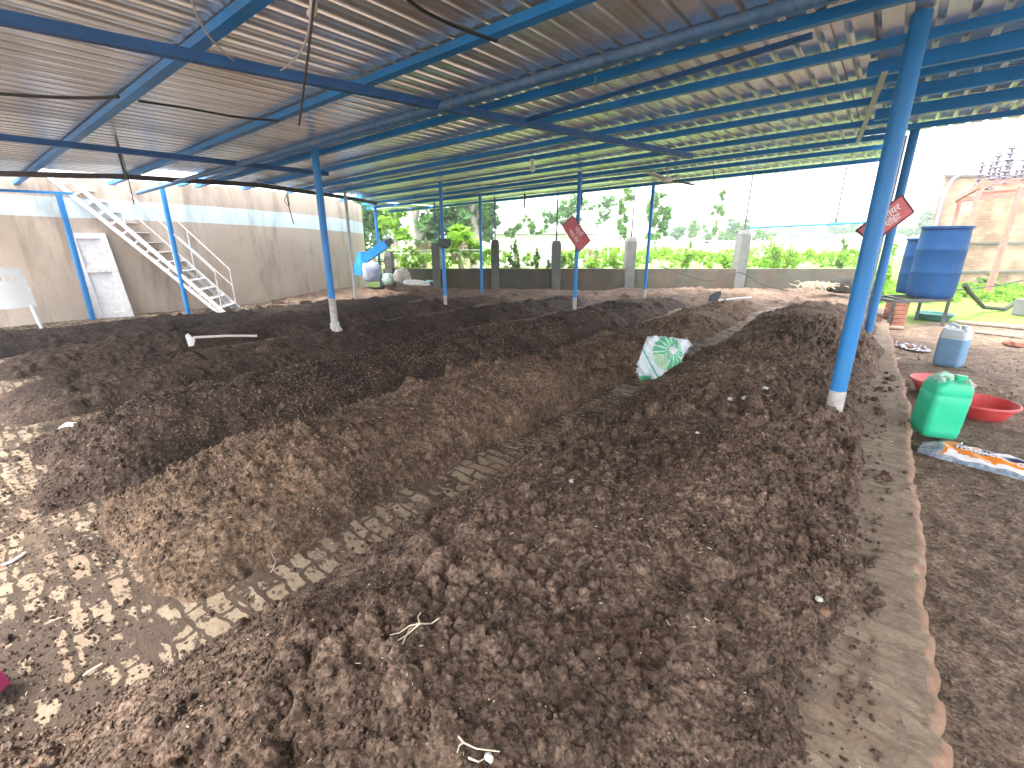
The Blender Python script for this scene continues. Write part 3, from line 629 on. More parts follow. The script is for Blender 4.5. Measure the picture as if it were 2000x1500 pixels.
# ------------------------------------------------------------------ round tank
TX, TY, TR, TH = -17.35, 4.33, 6.28, 2.42
def tankmat():
    m = mat('stained_render', (.50, .41, .33), .92, var=.16, vscale=1.1, col2=(.42, .36, .30), c2amt=.5, c2scale=.6, bump=.25, bscale=18); n = m.node_tree; L = n.links; N = n.nodes.new
    b = n.nodes['Principled BSDF']; src = b.inputs['Base Color'].links[0].from_socket
    tc = N('ShaderNodeTexCoord'); mp = N('ShaderNodeMapping'); mp.inputs['Scale'].default_value = (1.6, 1.6, .3); L.new(tc.outputs['Object'], mp.inputs[0])
    st = N('ShaderNodeTexNoise'); st.inputs['Scale'].default_value = 1.6; st.inputs['Detail'].default_value = 7; st.inputs['Roughness'].default_value = .7; L.new(mp.outputs[0], st.inputs[0])
    sr = N('ShaderNodeValToRGB'); e = sr.color_ramp.elements; e[0].position = .30; e[0].color = (.42, .38, .34, 1); e[1].position = .52; e[1].color = (1, 1, 1, 1); L.new(st.outputs['Fac'], sr.inputs[0])
    # painted pale band
    sx = N('ShaderNodeSeparateXYZ'); L.new(tc.outputs['Object'], sx.inputs[0])
    k = N('ShaderNodeMath'); k.operation = 'MULTIPLY_ADD'; L.new(sx.outputs[1], k.inputs[0]); k.inputs[1].default_value = .030; L.new(sx.outputs[2], k.inputs[2])   # z + .03y
    wv = N('ShaderNodeTexNoise'); wv.inputs['Scale'].default_value = 1.5; L.new(tc.outputs['Object'], wv.inputs[0])
    k2 = N('ShaderNodeMath'); k2.operation = 'MULTIPLY_ADD'; L.new(wv.outputs['Fac'], k2.inputs[0]); k2.inputs[1].default_value = .03; L.new(k.outputs[0], k2.inputs[2])
    g1 = N('ShaderNodeMath'); g1.operation = 'GREATER_THAN'; L.new(k2.outputs[0], g1.inputs[0]); g1.inputs[1].default_value = -.03+.015
    g2 = N('ShaderNodeMath'); g2.operation = 'LESS_THAN'; L.new(k2.outputs[0], g2.inputs[0]); g2.inputs[1].default_value = .30+.015
    gg = N('ShaderNodeMath'); gg.operation = 'MULTIPLY'; L.new(g1.outputs[0], gg.inputs[0]); L.new(g2.outputs[0], gg.inputs[1])
    m1 = N('ShaderNodeMix'); m1.data_type = 'RGBA'; L.new(gg.outputs[0], m1.inputs[0]); L.new(src, m1.inputs[6]); m1.inputs[7].default_value = (.55, .66, .70, 1)
    m2 = N('ShaderNodeMix'); m2.data_type = 'RGBA'; m2.blend_type = 'MULTIPLY'; m2.inputs[0].default_value = .75; L.new(m1.outputs[2], m2.inputs[6]); L.new(sr.outputs[0], m2.inputs[7])
    L.new(m2.outputs[2], b.inputs['Base Color']); return m
M['tank'] = tankmat()
tank = thing('round_tank', (TX, TY, 1.72), 'large round masonry tank, stained tan render with a pale blue painted band', 'tank')
mb = MB(); mb.lathe((TX, TY, 0), [(TR, -.3), (TR, TH), (TR-.2, TH+.003), (TR-.2, TH-.5)], 160, close=False); mb.build('tank_wall', M['tank'], tank, True)
# staircase up the tank
stair = thing('metal_staircase', (-9.97, 3.66, 0), 'white metal staircase with lattice stringers and handrails rising to the tank top', 'staircase')
P0 = np.array([-9.97, 3.66, 0.]); dr = np.array([-1.53, -1.76, 0.]); dr /= np.linalg.norm(dr); nn_ = np.array([-dr[1], dr[0], 0.])*-1
if nn_[0] > 0: nn_ = -nn_
def sp(px, py, off=0.): return gpl(px, py, P0+nn_*off, nn_)
def bars(mb, a, b_, w_=.03, h_=.03): mb.beam(a, b_, w_, h_)
n0a, n0b = sp(92, 342), sp(430, 613); n1a, n1b = sp(128, 342), sp(440, 612)
mb = MB(); bars(mb, n0a, n0b, .045, .06); bars(mb, n1a, n1b, .045, .06)
for i in range(1, 15):
    t = i/15.; a = n0a+(n0b-n0a)*t; b_ = n1a+(n1b-n1a)*max(0, t-.035); bars(mb, a, b_, .025, .03)
mb.build('stringer', M['whitepaint'], stair)
W_ = .72
f0a, f0b = n0a+nn_*W_, n0b+nn_*W_; f1a, f1b = n1a+nn_*W_, n1b+nn_*W_
mb = MB(); bars(mb, f0a, f0b, .045, .06); bars(mb, f1a, f1b, .045, .06)
for i in range(1, 15):
    t = i/15.; a = f0a+(f0b-f0a)*t; b_ = f1a+(f1b-f1a)*max(0, t-.035); bars(mb, a, b_, .025, .03)
mb.build('stringer', M['whitepaint'], stair)
for i in range(1, 14):
    t = i/14.; c_ = n1a+(n1b-n1a)*t-np.array([0, 0, .06]); mb = MB()
    q0 = c_+nn_*.02; q1 = c_+nn_*(W_-.02); wv = dr*.11
    V = [q0-wv, q0+wv, q1+wv, q1-wv]; V = V+[v-np.array([0, 0, .012]) for v in V]
    mb.add(V, [(0, 1, 2, 3), (7, 6, 5, 4), (0, 4, 5, 1), (1, 5, 6, 2), (2, 6, 7, 3), (3, 7, 4, 0)]); mb.build('tread', M['whitepaint'], stair)
for off in (0., W_):
    mb = MB(); hA = np.array([0, 0, .78]); hB = np.array([0, 0, .42])
    a, b_ = n1a+nn_*off, n1b+nn_*off
    e = b_-(b_-a)*.02
    mb.tube([a+hA, e+hA*.95], .014, 8); mb.tube([a+hB, e+hB], .011, 8)
    for t in (.03, .35, .67, .98): q = a+(b_-a)*t; mb.tube([q, q+hA*(.97 if t > .9 else 1.)], .014, 8)
    mb.build('handrail', M['whitepaint'], stair, True)
# old door panel against the tank
ang = math.radians(103); 
tn = np.array([gz(230, 617, 0.)[0], gz(230, 617, 0.)[1], 0.]); 
rad = np.array([tn[0]-TX, tn[1]-TY, 0]); rad /= np.linalg.norm(rad); bc = np.array([TX, TY, 0])+rad*(TR+.30); tg = np.array([-rad[1], rad[0], 0])
door = thing('door_panel', bc, 'old white panelled door leaf leaning against the round tank', 'door')
lean = np.array([0, 0, 1.])*.98-rad*.17-tg*.10; lean /= np.linalg.norm(lean); dn = np.cross(tg, lean)
def dbox(mb, u0, u1, v0, v1, t0, t1):
    V = [bc+tg*u+lean*v+dn*t for t in (t0, t1) for u, v in ((u0, v0), (u1, v0), (u1, v1), (u0, v1))]
    mb.add(V, [(3, 2, 1, 0), (4, 5, 6, 7), (0, 1, 5, 4), (1, 2, 6, 5), (2, 3, 7, 6), (3, 0, 4, 7)])
mb = MB(); dbox(mb, -.26, .26, -.05, 1.5, 0, .02); mb.build('panel', M['whitepaint'], door)
mb = MB()
for a in ((-.27, -.17, -.05, 1.52), (.17, .27, -.05, 1.52), (-.168, .168, 1.42, 1.52), (-.168, .168, .82, .92), (-.168, .168, -.04, .1)): dbox(mb, *a, -.022, .042)
mb.build('door_frame', M['whitepaint'], door, bevel=.004)
# plastic chair at far left, seen from the back
cc = gz(28, 622, 0.)*.87; cc[2] = -.0
chair = thing('plastic_chair', cc, 'white plastic chair turned with its back to the shed, at the far left', 'chair')
va = np.array([-cc[0], -cc[1], 0]); va /= np.linalg.norm(va); vs = np.array([-va[1], va[0], 0])   # va faces camera
def cpt(u, v, z): return cc+vs*u+va*v+np.array([0, 0, z])
V = []; F = []; nu, nv = 13, 10
for s_, dd_ in ((0, 0.), (1, .012)):
    for j in range(nv):
        for i in range(nu):
            u = -1+2*i/(nu-1); t = j/(nv-1); wdt = .30-.045*t-.015*t*t
            V.append(cpt(u*wdt, .17+.06*(1-t)-.05*u*u+dd_-.0, .36+.62*t-.03*abs(u)**3*(t > .85)))
k = nu*nv
for j in range(nv-1):
    for i in range(nu-1):
        a = j*nu+i
        if j == 6 and i in (3, 5, 7, 9): continue
        F.append((a, a+1, a+nu+1, a+nu)); F.append((k+a+nu, k+a+nu+1, k+a+1, k+a))
mesh_np('backrest', V, F, M['white'], chair)
mb = MB(); R3 = Matrix((Vector(vs), Vector(va), Vector((0, 0, 1)))).transposed(); mb.box(cpt(0, -.03, .40), (.52, .46, .035), R3); mb.build('seat', M['white'], chair, bevel=.012)
for su in (-1, 1):
    for sv in (-1, 1):
        mb = MB(); mb.tube([cpt(su*.23, sv*.2, .39), cpt(su*.27, sv*.25, -.06)], [.03, .02], 8); mb.build('leg', M['white'], chair, True)
    mb = MB(); mb.tube([cpt(su*.26, .16, .62), cpt(su*.28, -.05, .63), cpt(su*.27, -.2, .6), cpt(su*.25, -.2, .42)], .018, 8); mb.build('armrest', M['white'], chair, True)

# bits beyond the shed at left: blue chute, sacks, wood
bm_ = thing('blue_chute', gd(712, 520, 13.4), 'blue metal chute sticking out from the edge of the round tank', 'chute')
a = gd(708, 508, 12.2); b_ = gd(764, 470, 12.2)
mb = MB(); d_ = (b_-a); mb.beam(a, a+d_*.85, .26, .20); mb.build('chute_body', M['blue'], bm_)
mb = MB(); mb.lathe(tuple(a+np.array([0, 0, -.24])), [(.24, -.12), (.22, .1), (.12, .36), (.11, .44)], 20); mb.build('hopper', M['blue'], bm_, True)
mb = MB(); mb.beam(a+d_*.8, b_+d_*.03, .15, .15); mb.build('nozzle', M['steel'], bm_)
def lump(name, c, sx, sy, sz, m, label=None, cat=None, group=None, seed=0, rough=.18, n=2):
    V = np.array(IV); F = IF
    # subdivide once for detail
    Vl = list(V); cch = {}; nf = []
    def mid(a, b):
        kk = (min(a, b), max(a, b))
        if kk not in cch: p_ = Vl[a]+Vl[b]; Vl.append(p_/np.linalg.norm(p_)); cch[kk] = len(Vl)-1
        return cch[kk]
    for a, b, d in F:
        ab, bd, da = mid(a, b), mid(b, d), mid(d, a); nf += [(a, ab, da), (b, bd, ab), (d, da, bd), (ab, bd, da)]
    V = np.array(Vl); r = 1+rough*fbm(V[:, 0]*2+seed*3.7+V[:, 2], V[:, 1]*2+V[:, 2]*1.7, 1.3, 4, 700+seed)
    V = V*r[:, None]*np.array([sx, sy, sz])+np.array(c)
    V[:, 2] = np.maximum(V[:, 2], c[2]-sz*.55)
    o = mesh_np(name, V, np.array(nf), m); return tag(o, label, cat, group)
for i, (px, py, s1, s2, col, lb) in enumerate(((728, 535, .24, .34, (.28, .32, .42), 'bulging pale blue sack at the foot of the tank, leftmost of the sacks'), (757, 548, .22, .2, (.28, .38, .34), 'green-grey slumped sack between the pale sacks by the rear wall'), (785, 541, .26, .24, (.36, .35, .33), 'white and yellow crumpled sack rightmost of the sacks by the rear wall'))):
    q = gd(px, py, 12.0); m_ = mat('sack_%d' % i, col, .8, var=.35, vscale=7, bump=.6, bscale=10, col2=((.7, .6, .25) if i == 2 else tuple(v*.8 for v in col)), c2amt=.3)
    lump('sack', q, s1, s2*.8, s2, m_, lb, 'sack', 'sacks dumped beside the tank', i, .35)
q = gd(815, 553, 11.6); lump('sheet_scrap', q, .42, .25, .08, M['cloth'], 'flattened pale plastic sheet lying before the rear wall', 'plastic sheet', seed=9, rough=.5)
q = gd(839, 549, 11.8); lump('blue_bag', q, .13, .06, .025, mat('light_blue_bag', (.25, .65, .75), .5), 'small light blue bag on the earth before the rear wall', 'bag', seed=4)
q = gd(727, 515, 12.3)
mb = MB()
for i in range(26):
    a = q+np.array([random.uniform(-.3, .3), random.uniform(-.2, .2), random.uniform(-.12, .16)]); an = random.uniform(0, 3.14)
    mb.tube([a, a+np.array([math.cos(an)*.3, math.sin(an)*.2, random.uniform(-.1, .1)])], .012, 5)
tag(mb.build('brushwood', M['barkgreen']), 'dark brushwood bundle heaped on the sacks beside the tank', 'brushwood')
# dry stalk heap under the staircase
def stalks(px, py, D, n, w_, h_, mtl, label, cat, name, r=.004, ln=.35):
    q = gd(px, py, D); mb = MB()
    for i in range(n):
        a = q+rt*random.gauss(0, w_*.5)+fh*random.uniform(-.2, .2)+np.array([0, 0, abs(random.gauss(0, h_*.5))]); an = random.uniform(0, 6.28); L_ = random.uniform(.3, 1)*ln
        d_ = np.array([math.cos(an), math.sin(an), random.uniform(-.35, .5)])*L_; mb.tube([a-d_*.5, a+np.array([0, 0, .04]), a+d_*.5], r, 4, caps=False)
    return tag(mb.build(name, mtl), label, cat, kind='stuff')
stalks(375, 598, 10.2, 150, .7, .18, M['straw'], 'heap of dry stalks behind the foot of the staircase', 'dry stalks', 'dry_stalks')
stalks(600, 590, 10.8, 60, .9, .05, M['straw'], 'thin scatter of dry stalks along the base of the round tank', 'dry stalks', 'dry_stalks')
q = gd(60, 612, 10.3)
def leaves_np(C0, S, up_=.3):
    n = len(C0); A = rng.normal(size=(n, 3)); A[:, 2] *= .6; A /= np.linalg.norm(A, axis=1)[:, None]; B = rng.normal(size=(n, 3)); B -= A*(A*B).sum(1)[:, None]; B /= np.linalg.norm(B, axis=1)[:, None]
    S = S[:, None]; P = np.stack([C0-A*S, C0-B*S*.42, C0+A*S, C0+B*S*.42], 1).reshape(-1, 3)
    return P, np.arange(n*4).reshape(n, 4)
def crown(name, blobs_, per, size, m, parent=None):
    Cs = []; 
    for (c, r, dens) in blobs_:
        c = np.array(c, float); k = int(per*dens*1.3*(r[0]*r[2])**.62)+8
        sub = max(3, k//26); sc0 = rng.normal(size=(sub, 3)); sc0 /= np.linalg.norm(sc0, axis=1)[:, None]; sc0 *= rng.random((sub, 1))**.45
        pick = rng.integers(0, sub, k); off = rng.normal(size=(k, 3))*.16
        Cs.append(c+(sc0[pick]+off)*np.array(r))
    C0 = np.concatenate(Cs); S = size*(.6+.8*rng.random(len(C0)))
    V, F = leaves_np(C0, S); o = mesh_np(name, V, F, m, parent, smooth=False); return o

# ------------------------------------------------------------------ yard objects on the right
YZ = -.115
def rrect(hx, hy, r, n=6):
    P = []
    for cx, cy, a0 in ((hx-r, hy-r, 0), (-hx+r, hy-r, 90), (-hx+r, -hy+r, 180), (hx-r, -hy+r, 270)):
        for k in range(n+1):
            a = R_(a0+90*k/n); P.append((cx+r*math.cos(a), cy+r*math.sin(a)))
    return P
def loft(c, secs, rot, m, name, parent, tilt=None, smooth=True, cap=True):
    V = []; F = []; n = None
    for (z, hx, hy, r) in secs:
        P = rrect(hx, hy, r); n = len(P)
        for x, y in P: V.append(Vector((x, y, z)))
    R3 = Matrix.Rotation(rot, 3, 'Z')
    if tilt is not None: R3 = tilt @ R3
    V = [R3 @ v+Vector([float(q) for q in c]) for v in V]
    for i in range(len(secs)-1):
        for k in range(n): F.append((i*n+k, i*n+(k+1) % n, (i+1)*n+(k+1) % n, (i+1)*n+k))
    if cap: F.append(tuple(range(n))[::-1]); F.append(tuple((len(secs)-1)*n+k for k in range(n)))
    mb = MB(); mb.add(V, F); return mb.build(name, m, parent, smooth)
def plastic(name, col, rough=.35, sss=0., tr=0.):
    m = mat(name, col, rough, var=.14, vscale=9, col2=tuple(.78*v+.06 for v in col), c2amt=.36, c2scale=5); b = m.node_tree.nodes['Principled BSDF']
    if sss: b.inputs['Subsurface Weight'].default_value = sss; b.inputs['Subsurface Radius'].default_value = (.05, .05, .05); b.inputs['Subsurface Scale'].default_value = .5
    return m
M['green_can'] = plastic('green_plastic', (.02, .55, .30), .4)
M['can_white'] = plastic('cloudy_plastic', (.50, .56, .60), .5)
M['can_liquid'] = plastic('blue_liquid_plastic', (.16, .32, .50), .35)
M['red_tub'] = plastic('red_plastic', (.62, .05, .05), .45)
M['pink_tub'] = plastic('faded_red_plastic', (.70, .13, .13), .5)
M['barrel'] = mat('barrel_blue_plastic', (.002, .038, .12), .6, spec=.2, var=.15, vscale=3, col2=(.003, .052, .16), c2amt=.4)
def canister(c, rot, s, name, label, m_body, m_top=None, liquid=None, tilt=None, cap=True, capm=None):
    t = thing(name, c, label, 'canister')
    hx, hy, hh = .126*s, .115*s, .475*s
    secs = [(0, hx*.86, hy*.86, .03*s), (.012*s, hx*.95, hy*.95, .035*s), (.06*s, hx, hy, .04*s), (.085*s, hx*.985, hy*.985, .04*s), (.10*s, hx, hy, .04*s),
            (hh*.55, hx*1.0, hy, .04*s), (hh*.70, hx, hy, .04*s), (hh*.715, hx*.975, hy*.975, .04*s), (hh*.73, hx*.995, hy*.995, .04*s), (hh*.86, hx*.97, hy*.97, .045*s), (hh*.92, hx*.86, hy*.86, .05*s), (hh*.945, hx*.6, hy*.6, .04*s)]
    if liquid:
        k = next(i for i, q in enumerate(secs) if q[0] > hh*.6)
        loft(c, secs[:k+1], rot, liquid, 'filled_body', t, tilt); loft(c, secs[k:], rot, m_top or m_body, 'shoulder', t, tilt)
    else: loft(c, secs, rot, m_body, 'body', t, tilt)
    R3 = Matrix.Rotation(rot, 3, 'Z'); R3 = tilt @ R3 if tilt is not None else R3
    def L(x, y, z): return Vector([float(q) for q in c])+R3 @ Vector((x, y, z))
    mb = MB(); mb.tube([L(-hx*.72, 0, hh*.90), L(-hx*.66, 0, hh*1.0), L(-hx*.45, 0, hh*1.035), L(-hx*.05, 0, hh*1.0), L(0, 0, hh*.92)], .021*s, 10); mb.build('handle', m_top or m_body, t, True)
    mb = MB(); mb.tube([L(hx*.5, 0, hh*.92), L(hx*.5, 0, hh*.985)], .032*s, 14); mb.tube([L(hx*.5, 0, hh*.985), L(hx*.5, 0, hh*1.03)], .037*s, 14); mb.build('cap', capm or m_body, t, True)
    for sx in (-1, 1):
        mb = MB(); mb.tube([L(sx*hx*.74, -hy*.62, hh*.90), L(sx*hx*.70, -hy*.3, hh*.955), L(sx*hx*.70, hy*.3, hh*.955), L(sx*hx*.74, hy*.62, hh*.90)], .024*s, 10)
        mb.build('corner_lug', m_top or m_body, t, True)
    return t
M['pale_green'] = plastic('worn_pale_green_plastic', (.35, .62, .50), .5)
g0 = gz(1812, 861, YZ); g0 = g0+np.array([.02, .12, .03])
canister(g0, YAW-R_(12), 1.0, 'green_canister', 'bright green plastic jerrycan standing in front of the red basins', M['green_can'], m_top=M['pale_green'], tilt=Matrix.Rotation(R_(3.5), 3, Vector(list(fh))), capm=M['green_can'])
b0 = gz(1848, 717, YZ); b0 = b0+np.array([.02, .14, 0])
canister(b0, YAW-R_(60), 1.04, 'cloudy_canister', 'cloudy white jerrycan two-thirds full of blue liquid', M['can_white'], m_top=M['can_white'], liquid=M['can_liquid'], capm=M['can_white'])
def basin(px, py, r, m, label):
    c_ = gz(px, py, YZ); t = thing('plastic_basin', c_, label, 'basin', 'red plastic basins behind the green jerrycan')
    mb = MB(); h = .135
    mb.lathe(tuple(c_), [(r*.62, 0), (r*.70, .01), (r*.9, h*.75), (r*.94, h), (r*1.02, h+.004), (r*1.03, h-.006), (r*1.0, h-.012)], 40)
    mb.F = mb.F[:-1]; mb.M = mb.M[:-1]; mb.F.pop(); mb.M.pop() if False else None
    mb.M = mb.M[:len(mb.F)]
    o = mb.build('bowl', m, t, True)
    mb = MB(); mb.lathe(tuple(c_), [(r*.61, .006), (r*.69, .018), (r*.885, h*.76), (r*.925, h-.002)], 40, close=False); mb.F.append(tuple(range(40))); mb.M.append(0); mb.build('inner_bowl', m, t, True)
    mb = MB(); nn = 40
    mb.tube([(c_[0]+r*.985*math.cos(6.2832*k/nn), c_[1]+r*.985*math.sin(6.2832*k/nn), c_[2]+h+.002) for k in range(nn+1)], .009, 8); mb.build('rim', m, t, True)
    return t
basin(1908, 812, .25, M['red_tub'], 'bright red basin at the right of the green jerrycan')
basin(1832, 768, .25, M['pink_tub'], 'faded pinkish red basin right behind the green jerrycan')
# printed packets
def decal_text(body, c, ux, uy, size, m, parent, name='lettering', ext=.0008, bold=0., align='CENTER'):
    cu = bpy.data.curves.new('t', 'FONT'); cu.body = body; cu.size = size; cu.align_x = align; cu.align_y = 'CENTER'; cu.extrude = ext; cu.offset = bold
    tmp = bpy.data.objects.new('t', cu); COL.objects.link(tmp); bpy.context.view_layer.update()
    me = bpy.data.meshes.new_from_object(tmp.evaluated_get(bpy.context.evaluated_depsgraph_get())); bpy.data.objects.remove(tmp)
    ux = Vector([float(q) for q in ux]).normalized(); uy = Vector([float(q) for q in uy]); uz = ux.cross(uy).normalized(); uy = uz.cross(ux)
    R3 = Matrix((ux, uy, uz)).transposed(); cv = Vector([float(q) for q in c])
    V = [tuple(R3 @ v.co+cv) for v in me.vertices]; F = [tuple(p_.vertices) for p_ in me.polygons]
    return mesh_np(name, V, F, m, parent, smooth=False)
M['ink_w'] = mat('white_ink', (.75, .75, .77), .5); M['ink_o'] = mat('orange_film', (.80, .26, .03), .35, var=.15); M['ink_n'] = mat('navy_film', (.03, .035, .10), .3, var=.3, vscale=20)
M['ink_blk'] = mat('black_film', (.02, .02, .025), .3); M['foil'] = mat('crinkled_clear_film', (.22, .28, .36), .25, var=.5, vscale=30, col2=(.6, .65, .7), c2amt=.4, c2scale=18, stretch=(1, 5, 1))
pk = thing('printed_sack', gz(1900, 905, YZ), 'flattened orange, navy and white printed sack on the ground before the green jerrycan', 'sack')
pa, pb_ = gz(1795, 878, YZ), gz(2075, 950, YZ); ax = pb_-pa; Lp = np.linalg.norm(ax); ax /= Lp; ay = np.array([-ax[1], ax[0], 0]); wp = .27
def pkz(u, v): return YZ+.012+.075*max(0, 1-((v-.5)/.55)**2)**.5*(min(1, u*5+.25))+.006*math.sin(u*31+v*9)+.004*math.sin(v*23+u*13)
nu, nv = 70, 16; V = []; F = []; mi = []
for j in range(nv+1):
    for i in range(nu+1):
        u, v = i/nu, j/nv; P = pa+ax*u*Lp+ay*(v-.35)*wp*(1 if u > .15 else .75+.25*u/.15+.02*math.sin(v*40)); V.append((P[0], P[1], pkz(u, v)))
def pcol(u, v):
    if u < .17+.02*math.sin(v*9): return 3
    if u < .20+.10*v: return 1
    w_ = .36-.22*u+.06*math.sin(u*11)
    if v < w_-.14: return 2
    if v < w_+.10: return 1
    if v < w_+.38: return 0
    if v < .88: return 2 if math.sin(u*25+v*8) > -.2 else 0
    return 2
for j in range(nv):
    for i in range(nu): F.append((j*(nu+1)+i, j*(nu+1)+i+1, (j+1)*(nu+1)+i+1, (j+1)*(nu+1)+i)); mi.append(pcol((i+.5)/nu, (j+.5)/nv))
def pkp(u, v, dz=.004): P = pa+ax*u*Lp+ay*(v-.35)*wp; return (P[0], P[1], pkz(u, v)+dz)
film = mesh_np('film', V, np.array(F), [M['ink_n'], M['ink_o'], M['ink_w'], M['foil']], pk, smooth=True, mi=mi)
V2 = [(x, y, YZ+.002) for x, y, z in V[:nu+1]]+[V[i] for i in range(nu+1)]
mesh_np('underside', V2, [(i, i+1, nu+1+i+1, nu+1+i) for i in range(nu)], M['foil'], pk)
decal_text('TOAVPACT', pkp(.42, .33, .010), ax, ay+np.array([0, 0, .3]), .045, M['ink_w'], pk, bold=.001)
decal_text('TO WACRO', pkp(.40, .03, .012), ax, ay+np.array([0, 0, .9]), .034, M['ink_w'], pk, bold=.0012)
decal_text('G', pkp(.40, .60, .010), ax, ay+np.array([0, 0, .1]), .045, M['ink_o'], pk, bold=.002)
decal_text('I', pkp(.29, .66, .010), ax, ay, .05, M['ink_w'], pk, bold=.002)
decal_text('O', pkp(.72, .20, .010), ax, ay+np.array([0, 0, .4]), .05, M['ink_w'], pk, bold=.002)
def crumple(name, a, b_, w_, h_, cols, label, cat, seed=0):
    a, b_ = np.array(a), np.array(b_); d = b_-a; L_ = np.linalg.norm(d); d /= L_; s = np.array([-d[1], d[0], 0]); nu, nv = 34, 12; V = []; F = []; mi = []
    for j in range(nv+1):
        for i in range(nu+1):
            u, v = i/nu, j/nv; P = a+d*u*L_+s*(v-.5)*w_*(.75+.25*math.sin(u*7+seed)); nz = fbm(np.array([u*L_*12.+seed]), np.array([v*w_*12.]), 1., 3, 800+seed)[0]
            V.append((P[0], P[1], P[2]+.008+h_*max(0, 1-((v-.5)/.52)**2)*(.6+.8*nz)*math.sin(min(1, u*6+.15)*1.57)*math.sin(min(1, (1-u)*6+.15)*1.57)))
    for j in range(nv):
        for i in range(nu):
            F.append((j*(nu+1)+i, j*(nu+1)+i+1, (j+1)*(nu+1)+i+1, (j+1)*(nu+1)+i)); mi.append(int(fbm(np.array([i*.21+seed]), np.array([j*.35]), 1., 2, 820+seed)[0]*len(cols)*1.2+len(cols)*.5) % len(cols))
    return tag(mesh_np(name, V, np.array(F), cols, smooth=True, mi=mi), label, cat)
crumple('plastic_packet', gz(1722, 668, YZ), gz(1812, 688, YZ), .26, .07, [M['ink_blk'], M['ink_w'], M['ink_n'], mat('rusty_film', (.35, .12, .05), .5)], 'crumpled black and white plastic packet left of the cloudy jerrycan', 'packet', 3)
mb = MB(); q = gz(1735, 705, YZ+.01); mb.tube([q+rt*0, q-rt*.02+fh*.08, q+rt*.03+fh*.16, q+rt*.08+fh*.1, q+rt*.24+fh*.12], [.02, .024, .02, .012, .01], 8)
tag(mb.build('plastic_scrap', mat('cream_scrap', (.55, .52, .42), .6), None, True), 'hooked cream scrap lying in the yard between ledge and jerrycans', 'scrap')
# barrels on a steel stand with brick pier
SX = gz(1738, 648, YZ); 
st = thing('steel_stand', gz(1790, 640, YZ), 'grey angle-iron stand under the blue barrels', 'stand')
bd = gz(1823, 640, YZ)   # foot right front
c_top = 1.4+0
def up_at(P, py):        # height where the vertical over P meets picture row py
    zz = np.linspace(-1, 5, 6001); q = np.stack([0*zz+P[0], 0*zz+P[1], zz], 1)-CAM; yy = 750-FP*(q@up)/(q@fw); return float(zz[np.argmin(abs(yy-py))])
f1 = gz(1733, 642, YZ); f2 = gz(1818, 641, YZ)
zt1 = up_at(f1, 590); sd_ = f2-f1; sl_ = np.linalg.norm(sd_); sd_ = sd_/sl_; bk = fh*.9+rt*.1; bk /= np.linalg.norm(bk)
print('stand', f1, f2, zt1, sl_)
sw = rt*.92+fh*.2; sw /= np.linalg.norm(sw); DD = .66; WWd = 1.22; zt1 = .36
f2 = f1+sw*WWd
cor = [f1, f2, f2+bk*DD, f1+bk*DD]
for q in cor:
    mb = MB(); mb.beam((q[0], q[1], YZ), (q[0], q[1], zt1), .05, .05, upv=(0, 1, 0)); mb.build('leg', M['steel'], st)
mb = MB()
for i in range(4): a, b_ = cor[i].copy(), cor[(i+1) % 4].copy(); a[2] = b_[2] = zt1; mb.beam(a, b_, .05, .05)
for t in (.3, .6, .85): a = cor[0]+(cor[1]-cor[0])*t; b_ = cor[3]+(cor[2]-cor[3])*t; a[2] = b_[2] = zt1-.003; mb.beam(a, b_, .05, .04)
mb.build('top_frame', M['steel'], st)
mb = MB(); q = f1+sw*.27+bk*.2
M['brick'] = mat('old_brick', (.36, .15, .10), .95, var=.4, vscale=9, bump=.3)
for k in range(6):
    mb.box((q[0], q[1], YZ+.038+k*.077), (.24, .24, .068), Matrix.Rotation(YAW+random.uniform(-.06, .06), 3, 'Z'))
tag(mb.build('brick_pier', M['brick'], None), 'squat brick pier stacked under the barrel stand', 'brick pier')
def barrel(c, r, h, label, text=False):
    t = thing('plastic_barrel', c, label, 'barrel', 'blue plastic barrels'); mb = MB()
    pr = [(r*.90, 0), (r*.95, .02), (r*.97, .10), (r*1.0, .3*h), (r*1.0, .34*h), (r*1.02, .36*h), (r*1.0, .38*h), (r*1.0, .66*h), (r*1.02, .68*h), (r*1.0, .70*h), (r*.985, .84*h), (r*.97, .93*h), (r*.97, .97*h), (r*1.01, .975*h), (r*1.02, h), (r*.985, h), (r*.95, .97*h), (r*.9, .9*h)]
    mb.lathe(tuple(c), pr, 48); mb.build('body', M['barrel'], t, True)
    mb = MB(); mb.lathe((c[0], c[1], c[2]+h-.02), [(r*1.0, -.02), (r*1.035, -.015), (r*1.035, .015), (r*1.0, .02)], 48, close=False); mb.build('rim', M['barrel'], t, True)
    if text:
        m_ = mat('faded_print', (.22, .38, .62), .6)
        for k, (tx, zz) in enumerate((('LABORATORY', .74), ('CHEMICALS', .70), ('HANDLE WITH', .44), ('PART NO', .37), ('NET WT', .31))):
            cam_a = math.atan2(-c[1], -c[0])+R_(18)
            for i, ch in enumerate(tx):
                a = cam_a+(i-len(tx)/2)*.11
                if ch == ' ': continue
                n_ = np.array([math.cos(a), math.sin(a), 0]); decal_text(ch, c+n_*(r*1.012)+np.array([0, 0, zz*h]), (-n_[1], n_[0], 0), (0, 0, 1), .045, m_, t, 'lettering', .0005)
    return t
fc = f1+sw*.60+bk*.31
fc = gd(1811, 590, float(fc@fh)); 
cb = np.array([fc[0], fc[1], zt1+.027]); zb = up_at(cb-fh*.27, 441)
print('barrel', cb, zb); barrel(cb, .345, zb-cb[2], 'large open-topped blue barrel at the front of the steel stand')
cb2 = np.array(gd(1783, 590, float(cb@fh)+.62)); cb2[2] = zt1+.027; barrel(cb2, .32, 1.02, 'blue barrel mostly hidden behind the front barrel')
